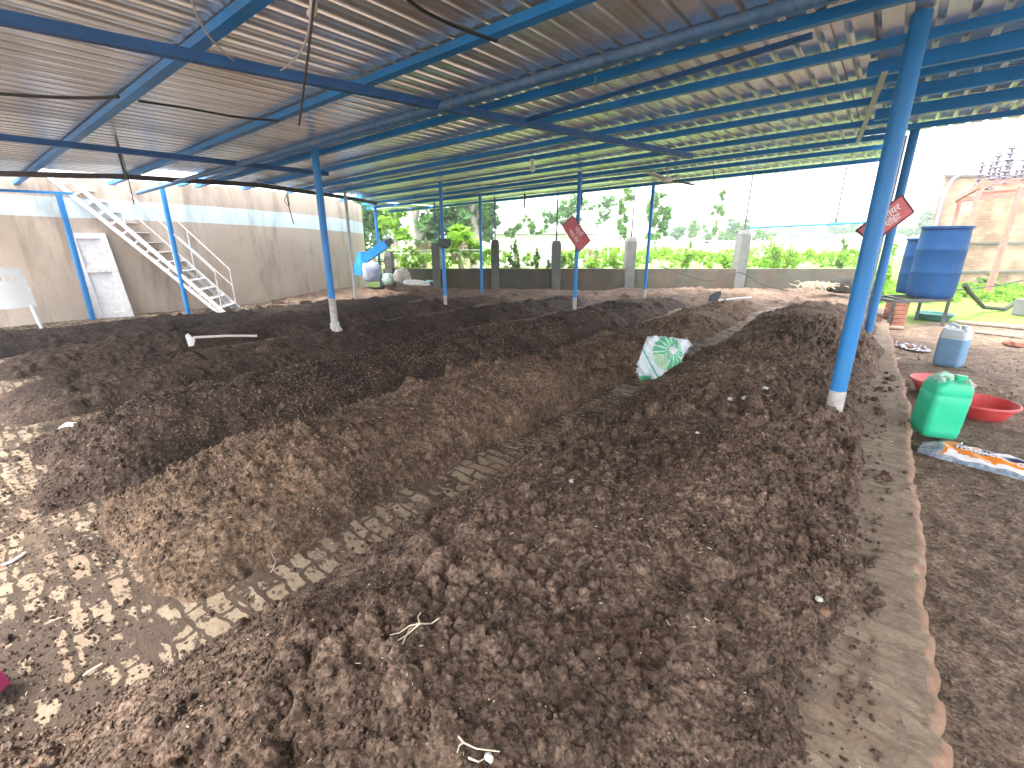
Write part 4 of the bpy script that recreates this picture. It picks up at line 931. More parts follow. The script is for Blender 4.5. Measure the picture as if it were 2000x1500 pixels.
q = gd(2036, 590, 9.4); q[2] = .22; barrel(q, .27, .80, 'blue barrel cut off by the right edge of the view')
mb = MB(); mb.box((q[0], q[1], .05), (.55, .55, .335), Matrix.Rotation(YAW, 3, 'Z')); tag(mb.build('block_plinth', M['conc'], None, bevel=.02), 'dark block plinth under the rightmost barrel', 'plinth')
mb = MB(); mb.tube([gd(1710+i*14, y_, 8.6) for i, y_ in enumerate((700, 650))], .02); 
# hoses, planks, basin below the stand
mb = MB(); mb.tube([gd(1868, 566, 8.8), gd(1900, 564, 9.2), gd(1960, 556, 9.6), gd(2030, 540, 9.9)], .012, 6); tag(mb.build('hose', M['blackcable'], None, True), 'thin black hose slung from the barrel to the right', 'hose')
mb = MB(); mb.tube([gd(1884, 556, 8.9), gd(1893, 570, 9.0), gz(1921, 600, 0), gz(1960, 604, -.08), gz(1985, 590, -.06)], .04, 8); tag(mb.build('drain_pipe', mat('mossy_pipe', (.03, .04, .02), .8, var=.3), None, True), 'thick dark mossy pipe leaning behind the big barrel', 'pipe')
q = gz(1822, 624, YZ); t = thing('green_trough', q, 'low dark green trough under the barrel stand', 'trough'); mb = MB(); mb.lathe(tuple(q), [(.22, 0), (.30, .12), (.32, .125), (.30, .11), (.21, .02)], 28); mb.build('bowl', mat('dark_green_plastic', (.05, .2, .17), .4), t, True)
for i, (a, b_, lb) in enumerate((((1865, 627), (2010, 640), 'long grey plank on the ground, farthest of the yard planks'), ((1905, 647), (1998, 657), 'short pale plank with a dark edge near the cloudy jerrycan'), ((1700, 636), (1765, 640), 'stub of plank lying under the barrel stand'))):
    mb = MB(); p_, q_ = gz(*a, YZ+.03), gz(*b_, YZ+.03); mb.beam(p_, q_, .13, .03); tag(mb.build('plank', M['wood'], None, bevel=.004), lb, 'plank', 'planks lying in the yard')
for i, (px, py, s, lb) in enumerate(((1985, 672, .09, 'broken reddish brick lump at the right of the cloudy jerrycan'), (1700, 660, .05, 'small brick lump at the foot of the second blue post'))):
    lump('brick_lump', gz(px, py, YZ+.03), s*1.4, s, s*.6, M['brick'], lb, 'brick', None, 20+i, .5)
# root ball and brush near the wall corner
q = gd(1640, 560, 11.4); lump('root_ball', q, .24, .24, .26, mat('dark_root_earth', (.035, .032, .028), .95, var=.5, vscale=12, bump=.8), 'dark round root ball at the end of the rear wall', 'root ball', None, 31, .6)
stalks(1600, 562, 11.3, 130, .42, .10, M['straw'], 'dry cut stalks spread before the rear wall near the root ball', 'dry stalks', 'dry_stalks', .006, .45)

# ------------------------------------------------------------------ things lying on the beds
def hoe(a, b_, head, hm, blade, label):
    t = thing('hoe', a, label, 'hoe'); mb = MB(); mb.tube([a, (np.array(a)+b_)/2+np.array([0, 0, .01]), b_], .016, 8); mb.build('handle', hm, t, True)
    mb = MB(); pts = head; n = len(pts); th_ = np.array([0, 0, .006])+fh*.006
    V = [np.array(p_)-th_ for p_ in pts]+[np.array(p_)+th_ for p_ in pts]
    mb.add(V, [tuple(range(n))[::-1], tuple(range(n, 2*n))]+[(i, (i+1) % n, n+(i+1) % n, n+i) for i in range(n)]); mb.build('blade', blade, t); return t
def landl(px, py, lift=.01):
    q = gz(px, py, .2)
    for _ in range(12): q = gz(px, py, .5*q[2]+.5*(th(q[0], q[1])+lift))
    return q
a = landl(374, 664, .03); b_ = landl(502, 656, .03); D1 = float(a@fh); b_ = gd(502, 656, D1+.2); b_[2] = max(b_[2], th(b_[0], b_[1])+.02)
a = gd(378, 659, D1)
hoe(a, b_, [gd(362, 655, D1), gd(367, 652, D1), gd(381, 664, D1), gd(379, 674, D1-.02), gd(369, 676, D1-.02)], M['handle'], M['cloth'], 'wooden-handled hoe with a pale mud-crusted blade lying on a dark bed near the tank')
a = landl(1398, 588, .03); D2 = float(a@fh); print('shovel D', D2); a = gd(1403, 587, D2); b_ = gd(1468, 581, D2+.2)
hoe(a, b_, [gd(1383, 589, D2), gd(1385, 579, D2), gd(1400, 570, D2), gd(1408, 568, D2), gd(1408, 576, D2), gd(1401, 588, D2)], M['white'], M['steel'], 'white-handled shovel with dark blade propped on the far end of a bed')
# printed white bag half buried in the trench side
bgc = gd(1290, 712, 4.7)
BQ = gz(1292, 736, .2)
for _ in range(8): BQ = gz(1292, 736, th(BQ[0], BQ[1])+.01)
BD0 = float(BQ@fh); print('bag depth', BD0)
bag = thing('printed_bag', bgc, 'white woven bag printed with a green sunburst, half buried beside the trench', 'bag')
out = [(1264, 657), (1280, 656), (1297, 657), (1320, 660), (1345, 664), (1350, 671), (1341, 684), (1333, 694), (1331, 704), (1322, 712), (1306, 722), (1290, 735), (1276, 741), (1255, 741), (1246, 722), (1247, 706), (1254, 684)]
def inside(px, py, P):
    c = False; j = len(P)-1
    for i in range(len(P)):
        if (P[i][1] > py) != (P[j][1] > py) and px < (P[j][0]-P[i][0])*(py-P[i][1])/(P[j][1]-P[i][1])+P[i][0]: c = not c
        j = i
    return c
V = []; F = []; mi = []; gx = np.arange(1244, 1353, 1.5); gy = np.arange(654, 744, 1.5); ids = {}
def bagpt(px, py):
    e = ((px-1298)/58.)**2+((py-698)/50.)**2; bulge = .10*math.sqrt(max(0, 1-min(1, e)))+.012*math.sin(px*.21+py*.13)+.008*math.sin(px*.43-py*.31)
    D = BD0+.06-bulge+(741-py)*.0022; return gd(px, py, D)
def gid(i, j):
    if (i, j) not in ids: ids[(i, j)] = len(V); V.append(bagpt(gx[i], gy[j]))
    return ids[(i, j)]
def bcol(px, py):
    # green disc with rays from an off-centre pale eye
    ex_, ey_ = (px-1303)/29., (py-690)/33.; a_ = R_(-25); rx = ex_*math.cos(a_)-ey_*math.sin(a_); ry = ex_*math.sin(a_)+ey_*math.cos(a_)
    if py > 733 and 1252 < px < 1272: return 1
    if abs((px-1256)*.86-(py-684)*.47) < 1.7 and py > 680: return 4
    if rx*rx+ry*ry < 1 and px > 1274:
        dx, dy = px-1315, py-684; rr = math.hypot(dx, dy)
        if rr < 7: return 3
        if px < 1304 and py > 692: return 2
        an = math.atan2(dy, dx); return 0 if math.sin(an*17) > .72 else 1
    return 0
for i in range(len(gx)-1):
    for j in range(len(gy)-1):
        cx_, cy_ = gx[i]+.75, gy[j]+.75
        if inside(cx_, cy_, out): F.append((gid(i, j), gid(i, j+1), gid(i+1, j+1), gid(i+1, j))); mi.append(bcol(cx_, cy_))
bm2 = [mat('bag_white', (.55, .62, .66), .55, var=.12, vscale=20), mat('bag_green', (.08, .38, .20), .5), mat('bag_pale_green', (.35, .52, .36), .5, var=.3, vscale=60), mat('bag_eye', (.62, .60, .68), .5), mat('bag_teal', (.08, .30, .28), .5)]
o = mesh_np('bag_film', V, np.array(F), bm2, bag, smooth=True, mi=mi); sd2 = o.modifiers.new('t', 'SOLIDIFY'); sd2.thickness = .05; sd2.offset = 1 if False else -1
# small litter: peels, roots, stones
def curved(name, pts, rr, m, label, cat, group=None, lift=.012):
    P = []
    for px, py in pts:
        q = gz(px, py, .05)
        for _ in range(6): z = th(q[0], q[1]); q = gz(px, py, z+lift)
        P.append(q)
    mb = MB(); n_ = len(P); mb.tube(P, [rr*(.35+.65*math.sin(math.pi*(i+.5)/n_)) for i in range(n_)], 7); return tag(mb.build(name, m, None, True), label, cat, group)
G_ = 'pale scraps of peel and stalk on the soil'
curved('peel', [(3, 1104), (20, 1098), (38, 1088), (50, 1079)], .008, M['peel'], 'long curved white peel at the left edge of the brick floor', 'peel', G_)
curved('peel', [(241, 942), (243, 934), (250, 926)], .009, M['peel'], 'short white crescent peel at the nose of the dark third ridge', 'peel', G_)
curved('stick', [(163, 1319), (180, 1308), (200, 1296)], .005, M['root'], 'straight pale stick on the dark floor at lower left', 'stick', G_)
curved('root_strand', [(487, 934), (505, 944), (530, 948), (580, 955)], .0035, M['root'], 'thin pale root strand on the warm brown ridge nose', 'root')
curved('root_strand', [(530, 1080), (538, 1095), (534, 1110), (528, 1118)], .003, M['root'], 'wavy pale root strand on the lower slope of the warm brown ridge', 'root')
def roottuft(paths, label):
    q0 = gz(*paths[0][0], .15); t = None; mb = MB()
    for pth in paths:
        P = []
        for px, py in pth:
            q = gz(px, py, .1)
            for _ in range(6): q = gz(px, py, th(q[0], q[1])+.016)
            P.append(q)
        mb.tube(P, [.0026*(1-.6*i/len(P)) for i in range(len(P))], 6)
    return tag(mb.build('root_tuft', M['root'], None, True), label, 'root')
roottuft([[(820, 1218), (800, 1222), (780, 1236), (762, 1240)], [(820, 1218), (795, 1240), (772, 1254)], [(818, 1218), (842, 1218), (858, 1207)], [(820, 1218), (816, 1205), (822, 1196)], [(818, 1220), (800, 1228), (786, 1258)]], 'branching pale root tuft lying at the middle of the near bed')
roottuft([[(895, 1438), (905, 1450), (930, 1462), (976, 1468)], [(905, 1450), (897, 1456), (893, 1470)], [(915, 1480), (935, 1488), (945, 1482)]], 'branching pale root tuft at the bottom centre of the view')
crumple('paper_scrap', gz(124, 834, .02), gz(160, 829, .03), .12, .03, [M['peel']], 'crumpled white paper scrap on the floor beyond the third ridge', 'paper scrap', 8)
for i, (px, py, s, lb) in enumerate(((1480, 684, .022, 'pale round stone on the far part of the near bed, above the others'), (1494, 758, .024, 'pale stone right of the printed bag'), (1455, 778, .024, 'pale angular stone below the flaky white one'), (1427, 780, .022, 'flaky white stone at the left of a pale angular stone'), (1600, 1170, .014, 'small white pebble where soil meets the ledge'), (1116, 940, .012, 'small pale pebble near the trench, centre right'), (955, 1480, .012, 'white pebble at the bottom edge by the root tuft'), (1362, 845, .012, 'yellowish pebble on the near bed'))):
    q = gz(px, py, .2)
    for _ in range(6): q = gz(px, py, th(q[0], q[1])+s*.5)
    lump('stone', q, s, s*.8, s*.65, M['stone'], lb, 'stone', 'pale stones on the near bed', 40+i, .4)
for i, (px, py, s, mt, lb) in enumerate(((1468, 1285, .045, 'clod', 'largest rounded earth clod at lower right of the near bed'), (1250, 1105, .036, 'clod', 'round earth clod in the middle of the near bed'), (1015, 1075, .026, 'soil_warm', 'orange brown clod at the trench edge'), (890, 1160, .034, 'clod', 'reddish block-like clod beside the trench'), (1610, 1195, .018, 'brickside', 'orange brick chip where the bed meets the ledge'), (1640, 1180, .024, 'clod', 'pale grey clod beside the orange chip on the ledge'), (1505, 1085, .022, 'clod', 'small clod on the slope toward the ledge'))):
    q = gz(px, py, .2)
    for _ in range(6): q = gz(px, py, th(q[0], q[1])+s*.3)
    lump('clod', q, s*1.1, s, s*.9, M[mt], lb, 'clod', None, 60+i, .45)
mb = MB(); 
q = gz(-98, 1440, 0.); V = []; F = []
for j in range(9):
    for i in range(17):
        u, v = i/16, j/8; P = q+rt*(v-.62)*.09+fh*(u-.5)*.30; V.append((P[0], P[1], .03+.16*math.sin(math.pi*v)**.7*(.6+.4*math.sin(u*3))*(.8+.2*math.sin(u*21+v*5))))
for j in range(8):
    for i in range(16): F.append((j*17+i, j*17+i+1, (j+1)*17+i+1, (j+1)*17+i))
tag(mesh_np('magenta_cloth', V, np.array(F), mat('magenta_fabric', (.30, .015, .09), .8, var=.2)), 'magenta cloth whose edge just shows at the lower left corner', 'cloth')

# ------------------------------------------------------------------ signs
M['sign'] = mat('faded_red_board', (.58, .11, .12), .45, var=.25, vscale=9, col2=(.48, .2, .2), c2amt=.3, c2scale=6)
M['sign_txt'] = mat('faded_white_paint', (.72, .62, .62), .6)
M['sign_edge'] = mat('sign_edge_dark', (.12, .03, .04), .6)
def sign(corners, D, label, lines, size, hang=None):
    P = [gd(px, py, D) for px, py in corners]; c_ = sum(P)/4; t = thing('red_sign', c_, label, 'sign', 'red boards tied to the shed posts')
    ux = P[1]-P[0]; ux /= np.linalg.norm(ux); uy = P[0]-P[3]; uy -= ux*(ux@uy); uy /= np.linalg.norm(uy); n_ = np.cross(ux, uy)
    if n_@(CAM-c_) < 0: n_ = -n_
    mb = MB(); V = [p_+n_*.004 for p_ in P]+[p_-n_*.004 for p_ in P]
    mb.add(V, [(0, 3, 2, 1), (4, 5, 6, 7), (0, 1, 5, 4), (1, 2, 6, 5), (2, 3, 7, 6), (3, 0, 4, 7)]); mb.build('board', M['sign'], t)
    mb = MB()
    for i in range(4): mb.beam(P[i]+n_*.002, P[(i+1) % 4]+n_*.002, .008, .012)
    mb.build('edging', M['sign_edge'], t)
    for (tx, du, dv, s) in lines: decal_text(tx, c_+n_*.006+ux*du+uy*dv, ux, uy, s, M['sign_txt'], t, ext=.0005, bold=.0015)
    mb = MB(); mb.tube([c_+uy*.05-n_*.01, c_+uy*.05-n_*.06, c_+uy*.05+ux*.02-n_*.01], .003, 5); mb.build('tie_wire', M['rust'], t)
    return t
Dp = float((np.array([ps[0], ps[1], 0]))@fh)
sign([(1119, 421), (1153, 470), (1131, 492), (1098, 441)], Dp-.07, 'tilted faded red board tied to the blue post beyond the white bag', [('वर्मी', 0, .055, .10), ('खाद बेड', 0, -.06, .085)], .1)
nv_ = np.array([near_post.location[0], near_post.location[1], 0])
p1 = gz(1618, 846, 0.); Dn = float(np.array([p1[0], p1[1], 0])@fh)
sign([(1672, 450.5), (1760.5, 381.5), (1784, 414), (1704, 474)], Dn+.12, 'slanted red board behind the nearest blue post', [('वायर', .055, .022, .062), ('पॉइंट', .035, -.03, .058)], .1)
mb = MB(); q = gd(868, 474, float(pc@fh)-.06); mb.box(tuple(q), (.26, .05, .15), Matrix.Rotation(YAW, 3, 'Z')); t = thing('switch_box', q, 'small dull green box fixed half-way up a blue post', 'box'); mb.build('case', mat('dull_green_box', (.10, .14, .12), .7, var=.3), t, bevel=.008)
mb = MB(); mb.beam(q+np.array([0, 0, -.075]), q+np.array([.0, 0, -.11]), .2, .03); mb.build('latch', M['steel'], t)

# ------------------------------------------------------------------ cables, bulb, fan under the roof
def cable(pts, r, m, label, name='cable', cat='cable', zoff=None, Ds=None, sag=0):
    P = []
    for i, p_ in enumerate(pts):
        if len(p_) == 3: P.append(gd(p_[0], p_[1], p_[2]))
        else: P.append(grf(p_[0], p_[1], -.14))
    # catmull
    Q = []
    for i in range(len(P)-1):
        p0, p1_, p2, p3 = P[max(i-1, 0)], P[i], P[i+1], P[min(i+2, len(P)-1)]
        for k in range(6):
            t = k/6; Q.append(.5*((2*p1_)+(-p0+p2)*t+(2*p0-5*p1_+4*p2-p3)*t*t+(-p0+3*p1_-3*p2+p3)*t**3))
    Q.append(P[-1]); mb = MB(); mb.tube(Q, r, 6); return tag(mb.build(name, m, None, True), label, cat)
cable([(-60, 178), (60, 187), (150, 191), (232, 189)], .012, M['blackcable'], 'black cable running along the roof at upper left')
cable([(270, 197), (370, 212), (460, 228), (545, 236)], .009, M['blackcable'], 'black cable crossing the middle of the left roof bay')
cable([(783, -12), (830, 22), (900, 55), (970, 80)], .010, M['blackcable'], 'thick black cable at the top centre of the roof')
cable([(370, -8), (395, 50), (425, 90), (470, 128), (520, 146), (560, 130), (592, 92), (606, 40), (612, -10)], .005, M['whitecable'], 'pale looped wire hanging at top left of the roof')
cable([(614, -10, 2.35), (606, 70, 2.5), (596, 150, 2.7), (588, 215, 2.9), (584, 245, 3.0)], .006, M['rust'], 'twisted wire hanging from the top edge down to the round pipe', 'hanging_wire', 'wire')
cable([(611, -10, 2.37), (612, 20, 2.45), (606, 28, 2.5)], .018, M['cloth'], 'pale knot of wire at the very top of the roof', 'wire_knot', 'wire')
cable([(203, 190, 5.6), (225, 260, 5.6), (246, 330, 5.6), (262, 400, 5.6)], .005, M['blackcable'], 'thin dark wire dangling at far left before the staircase', 'hanging_wire', 'wire')
cable([(229, 286, 6.2), (238, 320, 6.2), (248, 352, 6.2)], .016, M['steel'], 'dark rod hanging from a rafter before the staircase', 'hanging_rod', 'rod')
cable([(1163, 150), (1164, 200, 5.9), (1160, 246, 5.9), (1156, 200, 5.9), (1158, 160, 5.8)], .004, M['straw'], 'loop of string hanging from the middle purlin', 'hanging_string', 'string')
cable([(1126, 160), (1115, 200, 5.9), (1104, 228, 6.0)], .005, M['blackcable'], 'short dark wire dangling left of the string loop', 'hanging_wire', 'wire')
cable([(1112, 240, 7), (1113, 275, 7), (1106, 300, 7), (1112, 306, 7), (1116, 295, 7), (1112, 270, 7), (1120, 245, 7)], .005, M['whitecable'], 'pale wire loop hanging above the blue sign post', 'wire_loop', 'wire')
cable([(1390, 296, 8.6), (1394, 340, 8.6), (1395, 364, 8.6)], .005, M['blackcable'], 'thin wire hanging below the rear eave right of the fan', 'hanging_wire', 'wire')
cable([(300+135, 330, 8.6), (552, 366, 9.1), (556, 392, 9.1), (565, 402, 9.1), (562, 378, 9.1)], .006, M['blackcable'], 'dark cable sagging before the top of the round tank')
cable([(560, 380, 9.0), (566, 410, 9.0), (574, 438, 9.0)], .008, M['rust'], 'thin rusty rod hanging before the pale band of the tank', 'hanging_rod', 'rod')
cable([(1290, 520, 12.85), (1380, 548, 12.8), (1430, 535, 12.75), (1452, 534, 12.7), (1490, 556, 12.4), (1540, 568, 12.1)], .014, M['blackcable'], 'black hose draped along the rear wall and down to the soil', 'hose', 'hose')
bl = gd(1040, 322, 7.2); t = thing('light_bulb', bl, 'white lamp bulb hanging from the roof on a short cord', 'bulb')
mb = MB(); mb.lathe(tuple(bl+np.array([0, 0, -.05])), [(.006, -.045), (.03, -.035), (.042, -.01), (.036, .02), (.02, .05)], 18); mb.build('glass', mat('milky_glass', (.7, .72, .72), .2), t, True)
mb = MB(); mb.lathe(tuple(bl), [(.02, .0), (.022, .045), (.034, .07), (.03, .075)], 14); mb.build('socket', M['white'], t, True)
mb = MB(); mb.tube([bl+np.array([0, 0, .07]), (bl[0], bl[1], roofz(bl[0])-.0)], .004, 6); mb.build('cord', M['blackcable'], t, True)
fc_ = gd(1302, 351, 8.4); t = thing('ceiling_fan', fc_, 'ceiling fan hanging under the rear bays of the shed', 'fan')
mb = MB(); mb.lathe(tuple(fc_), [(.03, -.05), (.09, -.035), (.10, 0), (.08, .035), (.02, .05)], 20); mb.build('motor', M['white'], t, True)
mb = MB(); mb.tube([fc_, (fc_[0], fc_[1], roofz(fc_[0]))], .012, 8); mb.build('rod', M['greymetal'], t, True)
for k, (px, py, mt, D) in enumerate(((1268, 337, 'white', 8.0), (1356, 361, 'rust', 8.55), (1322, 342, 'white', 8.9))):
    e = gd(px, py, D); mb = MB(); d = e-fc_; mb.beam(fc_+d*.1, fc_+d, .13, .008); mb.build('blade', M[mt], t)

# ------------------------------------------------------------------ beyond the wall
def tree(px, D, base_y, blobs_, m, label, trunk=None, size=.13, per=420, tr=.12, group='trees beyond the rear wall', barkm='bark', cat='tree', name='tree'):
    b_ = gd(px, base_y, D); b_[2] = -.15
    t = thing(name, b_, label, cat, group)
    bl_ = []; sc_ = D/944.*1.03
    for bx, by, rx, ry, dn in blobs_:
        bl_.append((gd(bx, by, D+random.uniform(-.25, .25)*rx*sc_), (rx*sc_, rx*sc_*.8, ry*sc_), dn))
    pr = per*1.5
    crown('crown', bl_, pr, size, m, t)
    if trunk:
        for pts, r0 in trunk:
            mb = MB(); P = [gd(x_, y_, D) for x_, y_ in pts]; 
            if pts[0][1] >= base_y-2: P[0][2] = -.15
            mb.tube(P, [r0*(1-.6*i/max(1, len(P)-1)) for i in range(len(P))], 9)
            mb.build('trunk' if pts[0][1] >= base_y-2 else 'limb', M[barkm], t, True)
    else:
        c0 = bl_[0][0]; mb = MB(); mb.tube([b_, (b_[0]*.6+c0[0]*.4, b_[1]*.6+c0[1]*.4, c0[2]*.5), tuple(c0)], [tr, tr*.7, tr*.3], 8); mb.build('trunk', M[barkm], t, True)
    return t
LD, LM, LL = M['leafdark'], M['leafmid'], M['leaflight']
tree(730, 24, 525, [(735, 430, 45, 42, 1.1), (715, 385, 40, 40, 1), (750, 380, 45, 35, 1), (700, 470, 28, 35, 1)], LD, 'dense dark green tree just right of the round tank', size=.17)
tree(775, 20, 525, [(772, 415, 22, 22, 1), (752, 440, 20, 14, 1), (790, 395, 14, 14, 1.1), (775, 455, 26, 18, .8)], LL, 'bright yellow-green young tree in front of the dark one by the tank', size=.13)
tree(815, 23, 525, [(850, 440, 40, 32, 1), (870, 400, 45, 40, 1), (826, 375, 45, 30, 1), (835, 475, 26, 18, .7)], LD, 'tree with a thick pale forked trunk left of the boxed post', trunk=[([(812, 525), (810, 470), (804, 420), (802, 370)], .42), ([(812, 478), (822, 455), (835, 447), (842, 440)], .22), ([(806, 440), (816, 400), (820, 350)], .2)], size=.17)
tree(925, 24, 525, [(905, 400, 45, 42, 1.1), (945, 400, 30, 45, 1), (955, 440, 18, 35, .9), (900, 455, 30, 24, .9), (925, 350, 50, 30, 1)], LD, 'tall drooping tree with a pale stringy trunk right of the boxed post', trunk=[([(930, 525), (927, 460), (923, 400), (915, 350)], .36), ([(926, 450), (935, 400), (938, 350)], .2)], size=.18)
tree(905, 17, 525, [(885, 462, 22, 16, 1), (905, 465, 26, 20, 1), (920, 478, 20, 14, .9)], LL, 'broad-leaved banana plant beyond the wall behind the boxed post', size=.24, per=240, name='banana_plant', cat='banana plant')
tree(1120, 26, 500, [(1085, 420, 34, 26, .5), (1118, 418, 30, 34, .65), (1165, 400, 34, 20, .38), (1178, 425, 26, 22, .4), (1065, 432, 16, 14, .5), (1145, 385, 50, 18, .3), (1110, 445, 22, 14, .6)], LD, 'sparse spreading tree with open leafage behind the tilted red board', trunk=[([(1112, 500), (1112, 440), (1113, 400), (1108, 355)], .22), ([(1112, 420), (1122, 395), (1137, 372)], .12)], size=.14, per=300)
tree(1012, 24, 500, [(1006, 450, 14, 12, .9), (993, 455, 8, 8, .9)], LM, 'low rounded green shrub above the white building', size=.12)
tree(1040, 24, 500, [(1028, 425, 7, 10, .7), (1036, 440, 8, 12, .8), (1045, 450, 14, 6, .9), (1060, 452, 10, 4, .7)], LM, 'small leaning tree above the white building', size=.11)
tree(1215, 24, 500, [(1215, 440, 12, 18, 1), (1212, 405, 9, 14, .9), (1225, 380, 14, 14, .8), (1218, 462, 10, 8, .8)], LM, 'slim creeper-covered tree left of the tall wall pillar', size=.13, trunk=[([(1216, 500), (1215, 440), (1218, 400), (1216, 360)], .09)])
tree(1282, 24, 500, [(1275, 390, 12, 16, 1), (1275, 425, 14, 18, 1), (1298, 415, 16, 16, 1), (1294, 445, 12, 16, 1), (1278, 460, 14, 10, 1), (1298, 380, 8, 6, .5)], LM, 'leafy double-headed tree behind the slim blue post', size=.13)
tree(1402, 28, 500, [(1403, 412, 11, 14, 1), (1406, 376, 8, 7, .7), (1400, 446, 8, 12, .7), (1412, 385, 6, 5, .6)], LM, 'narrow tree with separate leaf tufts on a bare stem', size=.13, trunk=[([(1399, 500), (1400, 460), (1405, 430), (1406, 370)], .1)])
for i, (px, py, rx, ry, lb) in enumerate(((1330, 455, 16, 12, 'small round tree left of the narrow tufted tree'), (1358, 448, 16, 15, 'medium rounded tree just left of the narrow tufted tree'), (1385, 458, 14, 12, 'low bushy tree at the foot of the narrow tufted tree'), (1440, 440, 20, 12, 'dark domed tree left of the leaning wall pillar'), (1430, 458, 30, 12, 'wide low bright tree beneath the domed one'), (1490, 458, 24, 10, 'low spreading tree right of the leaning wall pillar'))):
    tree(px, 45, 478, [(px, py, rx, ry, 1.1), (px-rx*.5, py+6, rx*.6, ry*.7, 1)], LD if i in (0, 3) else LM, lb, size=.22, per=190)
for i, (px, py, rx, ry, D, lb) in enumerate(((1648, 443, 34, 13, 70, 'large hazy domed tree behind the nearest blue post'), (1552, 460, 16, 7, 90, 'small far tree between the pillar and the nearest post'), (1605, 459, 20, 6, 95, 'far flat-topped tree left of the large domed one'), (1785, 452, 30, 14, 60, 'far green tree between the second post and the brick building'), (1815, 425, 20, 26, 60, 'far tree clump at the left edge of the brick building'))):
    tree(px, D, 474, [(px, py, rx, ry, 1), (px-rx*.4, py+3, rx*.6, ry*.8, 1), (px+rx*.5, py+4, rx*.5, ry*.7, 1)], LD, lb, size=.4, per=60)
# far hedge line
q0 = 150; bl_ = []
for px in range(560, 2050, 44):
    bl_.append((gd(px+random.uniform(-8, 8), 464+random.uniform(-2, 2), q0+random.uniform(-12, 12)), (5.5, 3, .8+random.random()*1.7), .9))
o = crown('far_treeline', bl_, 26, .8, LD); tag(o, 'distant line of trees along the far edge of the fields', 'trees', kind='stuff')
# shrubs and weeds close behind the wall
def shrub(px, D, top, h, wd, m, label, size=.06, per=900, group='shrubs just behind the rear wall'):
    c0 = gd(px, top, D); zt = c0[2]; k = D/944.; hh = h*k/2; t = thing('shrub', (c0[0], c0[1], -.1), label, 'shrub', group)
    crown('foliage', [((c0[0], c0[1], zt-hh), (wd*k, wd*k, hh*1.1), 1), ((c0[0], c0[1], zt-hh*1.5), (wd*k*1.3, wd*k*1.2, hh*.7), .7)], per, size, m, t)
    mb = MB(); mb.tube([(c0[0], c0[1], -.12), (c0[0], c0[1], zt-.1)], .02, 6); mb.build('stem', M['barkgreen'], t, True)
for a in ((1006, 14.6, 466, 60, 10, LM, 'tall slim shrub left of the second wall pillar from the sign'), (1048, 14.6, 486, 40, 7, LM, 'small pointed shrub before the white building'), (1070, 14.5, 506, 18, 5, LM, 'tiny low shrub beside the middle wall pillar'), (1098, 14.6, 492, 34, 9, LM, 'shrub hugging the right side of the middle wall pillar'), (1118, 14.6, 494, 30, 8, LL, 'pale shrub under the tilted red board'),
          (1165, 14.8, 492, 34, 18, LL, 'yellow-green weedy shrub right of the tilted red board'), (1200, 14.8, 494, 30, 16, LL, 'yellow-green shrub left of the tall wall pillar'), (1515, 15.5, 466, 58, 20, LL, 'bright bushy shrub right of the leaning wall pillar'), (1545, 15.5, 480, 44, 18, LL, 'lower bright shrub beside the bushy one'), (1345, 15.2, 478, 44, 9, LL, 'upright leafy shrub among the white stakes'), (1418, 15.2, 496, 30, 14, LL, 'low leafy shrub left of the leaning wall pillar'),
          (1650, 15.8, 470, 56, 8, LM, 'thin straggly shrub left of the nearest post'), (790, 14.4, 498, 34, 18, LL, 'broad-leaved shrub behind the sacks'), (815, 14.5, 505, 24, 14, LL, 'low green shrub left of the first wall pillar')):
    shrub(*a)
bl_ = []
for px in range(760, 1700, 7):
    if 975 < px < 1120 and random.random() < .75: continue
    D = random.uniform(14.4, 19); bl_.append((gd(px, 508+random.uniform(-14, 10)-(D-15)*1.2, D), (.3, .3, .22), 1))
o = crown('weeds', bl_, 700, .05, LL); tag(o, 'tangle of bright weeds growing behind the rear wall', 'weeds', kind='stuff')
# dry stems among the weeds (left)
bl_ = [(gd(px, 500, 16), (.2, .2, .45), 1) for px in (820, 835, 890, 905, 912, 1150, 1165)]
o = crown('dry_weeds', bl_, 260, .06, M['straw']); tag(o, 'dry brown weed stems behind the wall', 'weeds', kind='stuff')
# white stakes with trellis wires
M['stake'] = mat('whitewashed_stake', (.7, .66, .62), .8)
SD = 17.5
for px in (1170, 1190, 1208, 1225, 1268, 1285, 1303, 1322, 1338, 1355, 1372, 1390, 1402, 1428, 1440, 1468, 1478, 1488, 1560, 1575, 1590):
    D = SD+random.uniform(-1.2, 2.5); ln = random.uniform(-6, 14); mb = MB(); pts = []
    for k in range(6): pts.append(gd(px+ln*k/5+random.uniform(-3, 3), 520-k*11+random.uniform(-1, 1), D))
    pts[0][2] = -.15
    mb.tube(pts, [.035, .03, .03, .026, .022, .015], 6); tag(mb.build('stake', M['stake'], None, True), 'crooked whitewashed stake of the trellis beyond the rear wall', 'stake', 'whitewashed trellis stakes beyond the wall')
for py, lb in ((471, 'upper pale trellis wire strung beyond the rear wall'), (481, 'lower pale trellis wire strung beyond the rear wall')):
    mb = MB(); mb.tube([gd(px, py+random.uniform(-1, 1), SD) for px in range(1130, 1720, 60)], .012, 5); tag(mb.build('trellis_wire', M['white'], None, True), lb, 'wire')
mb = MB(); 
for py in (489, 495): mb.tube([gd(px, py+random.uniform(-1, 1), 15.5) for px in range(755, 960, 40)], .014, 5)
t = thing('pipe_fence', gd(860, 520, 15.5), 'white two-rail pipe fence before the left trees', 'fence'); o = mb.build('rails', M['white'], t, True)
for px in (783, 796, 905, 950): mb = MB(); a = gd(px, 480, 15.5); mb.tube([(a[0], a[1], -.1), a], .018, 6); mb.build('fence_post', M['white'], t, True)
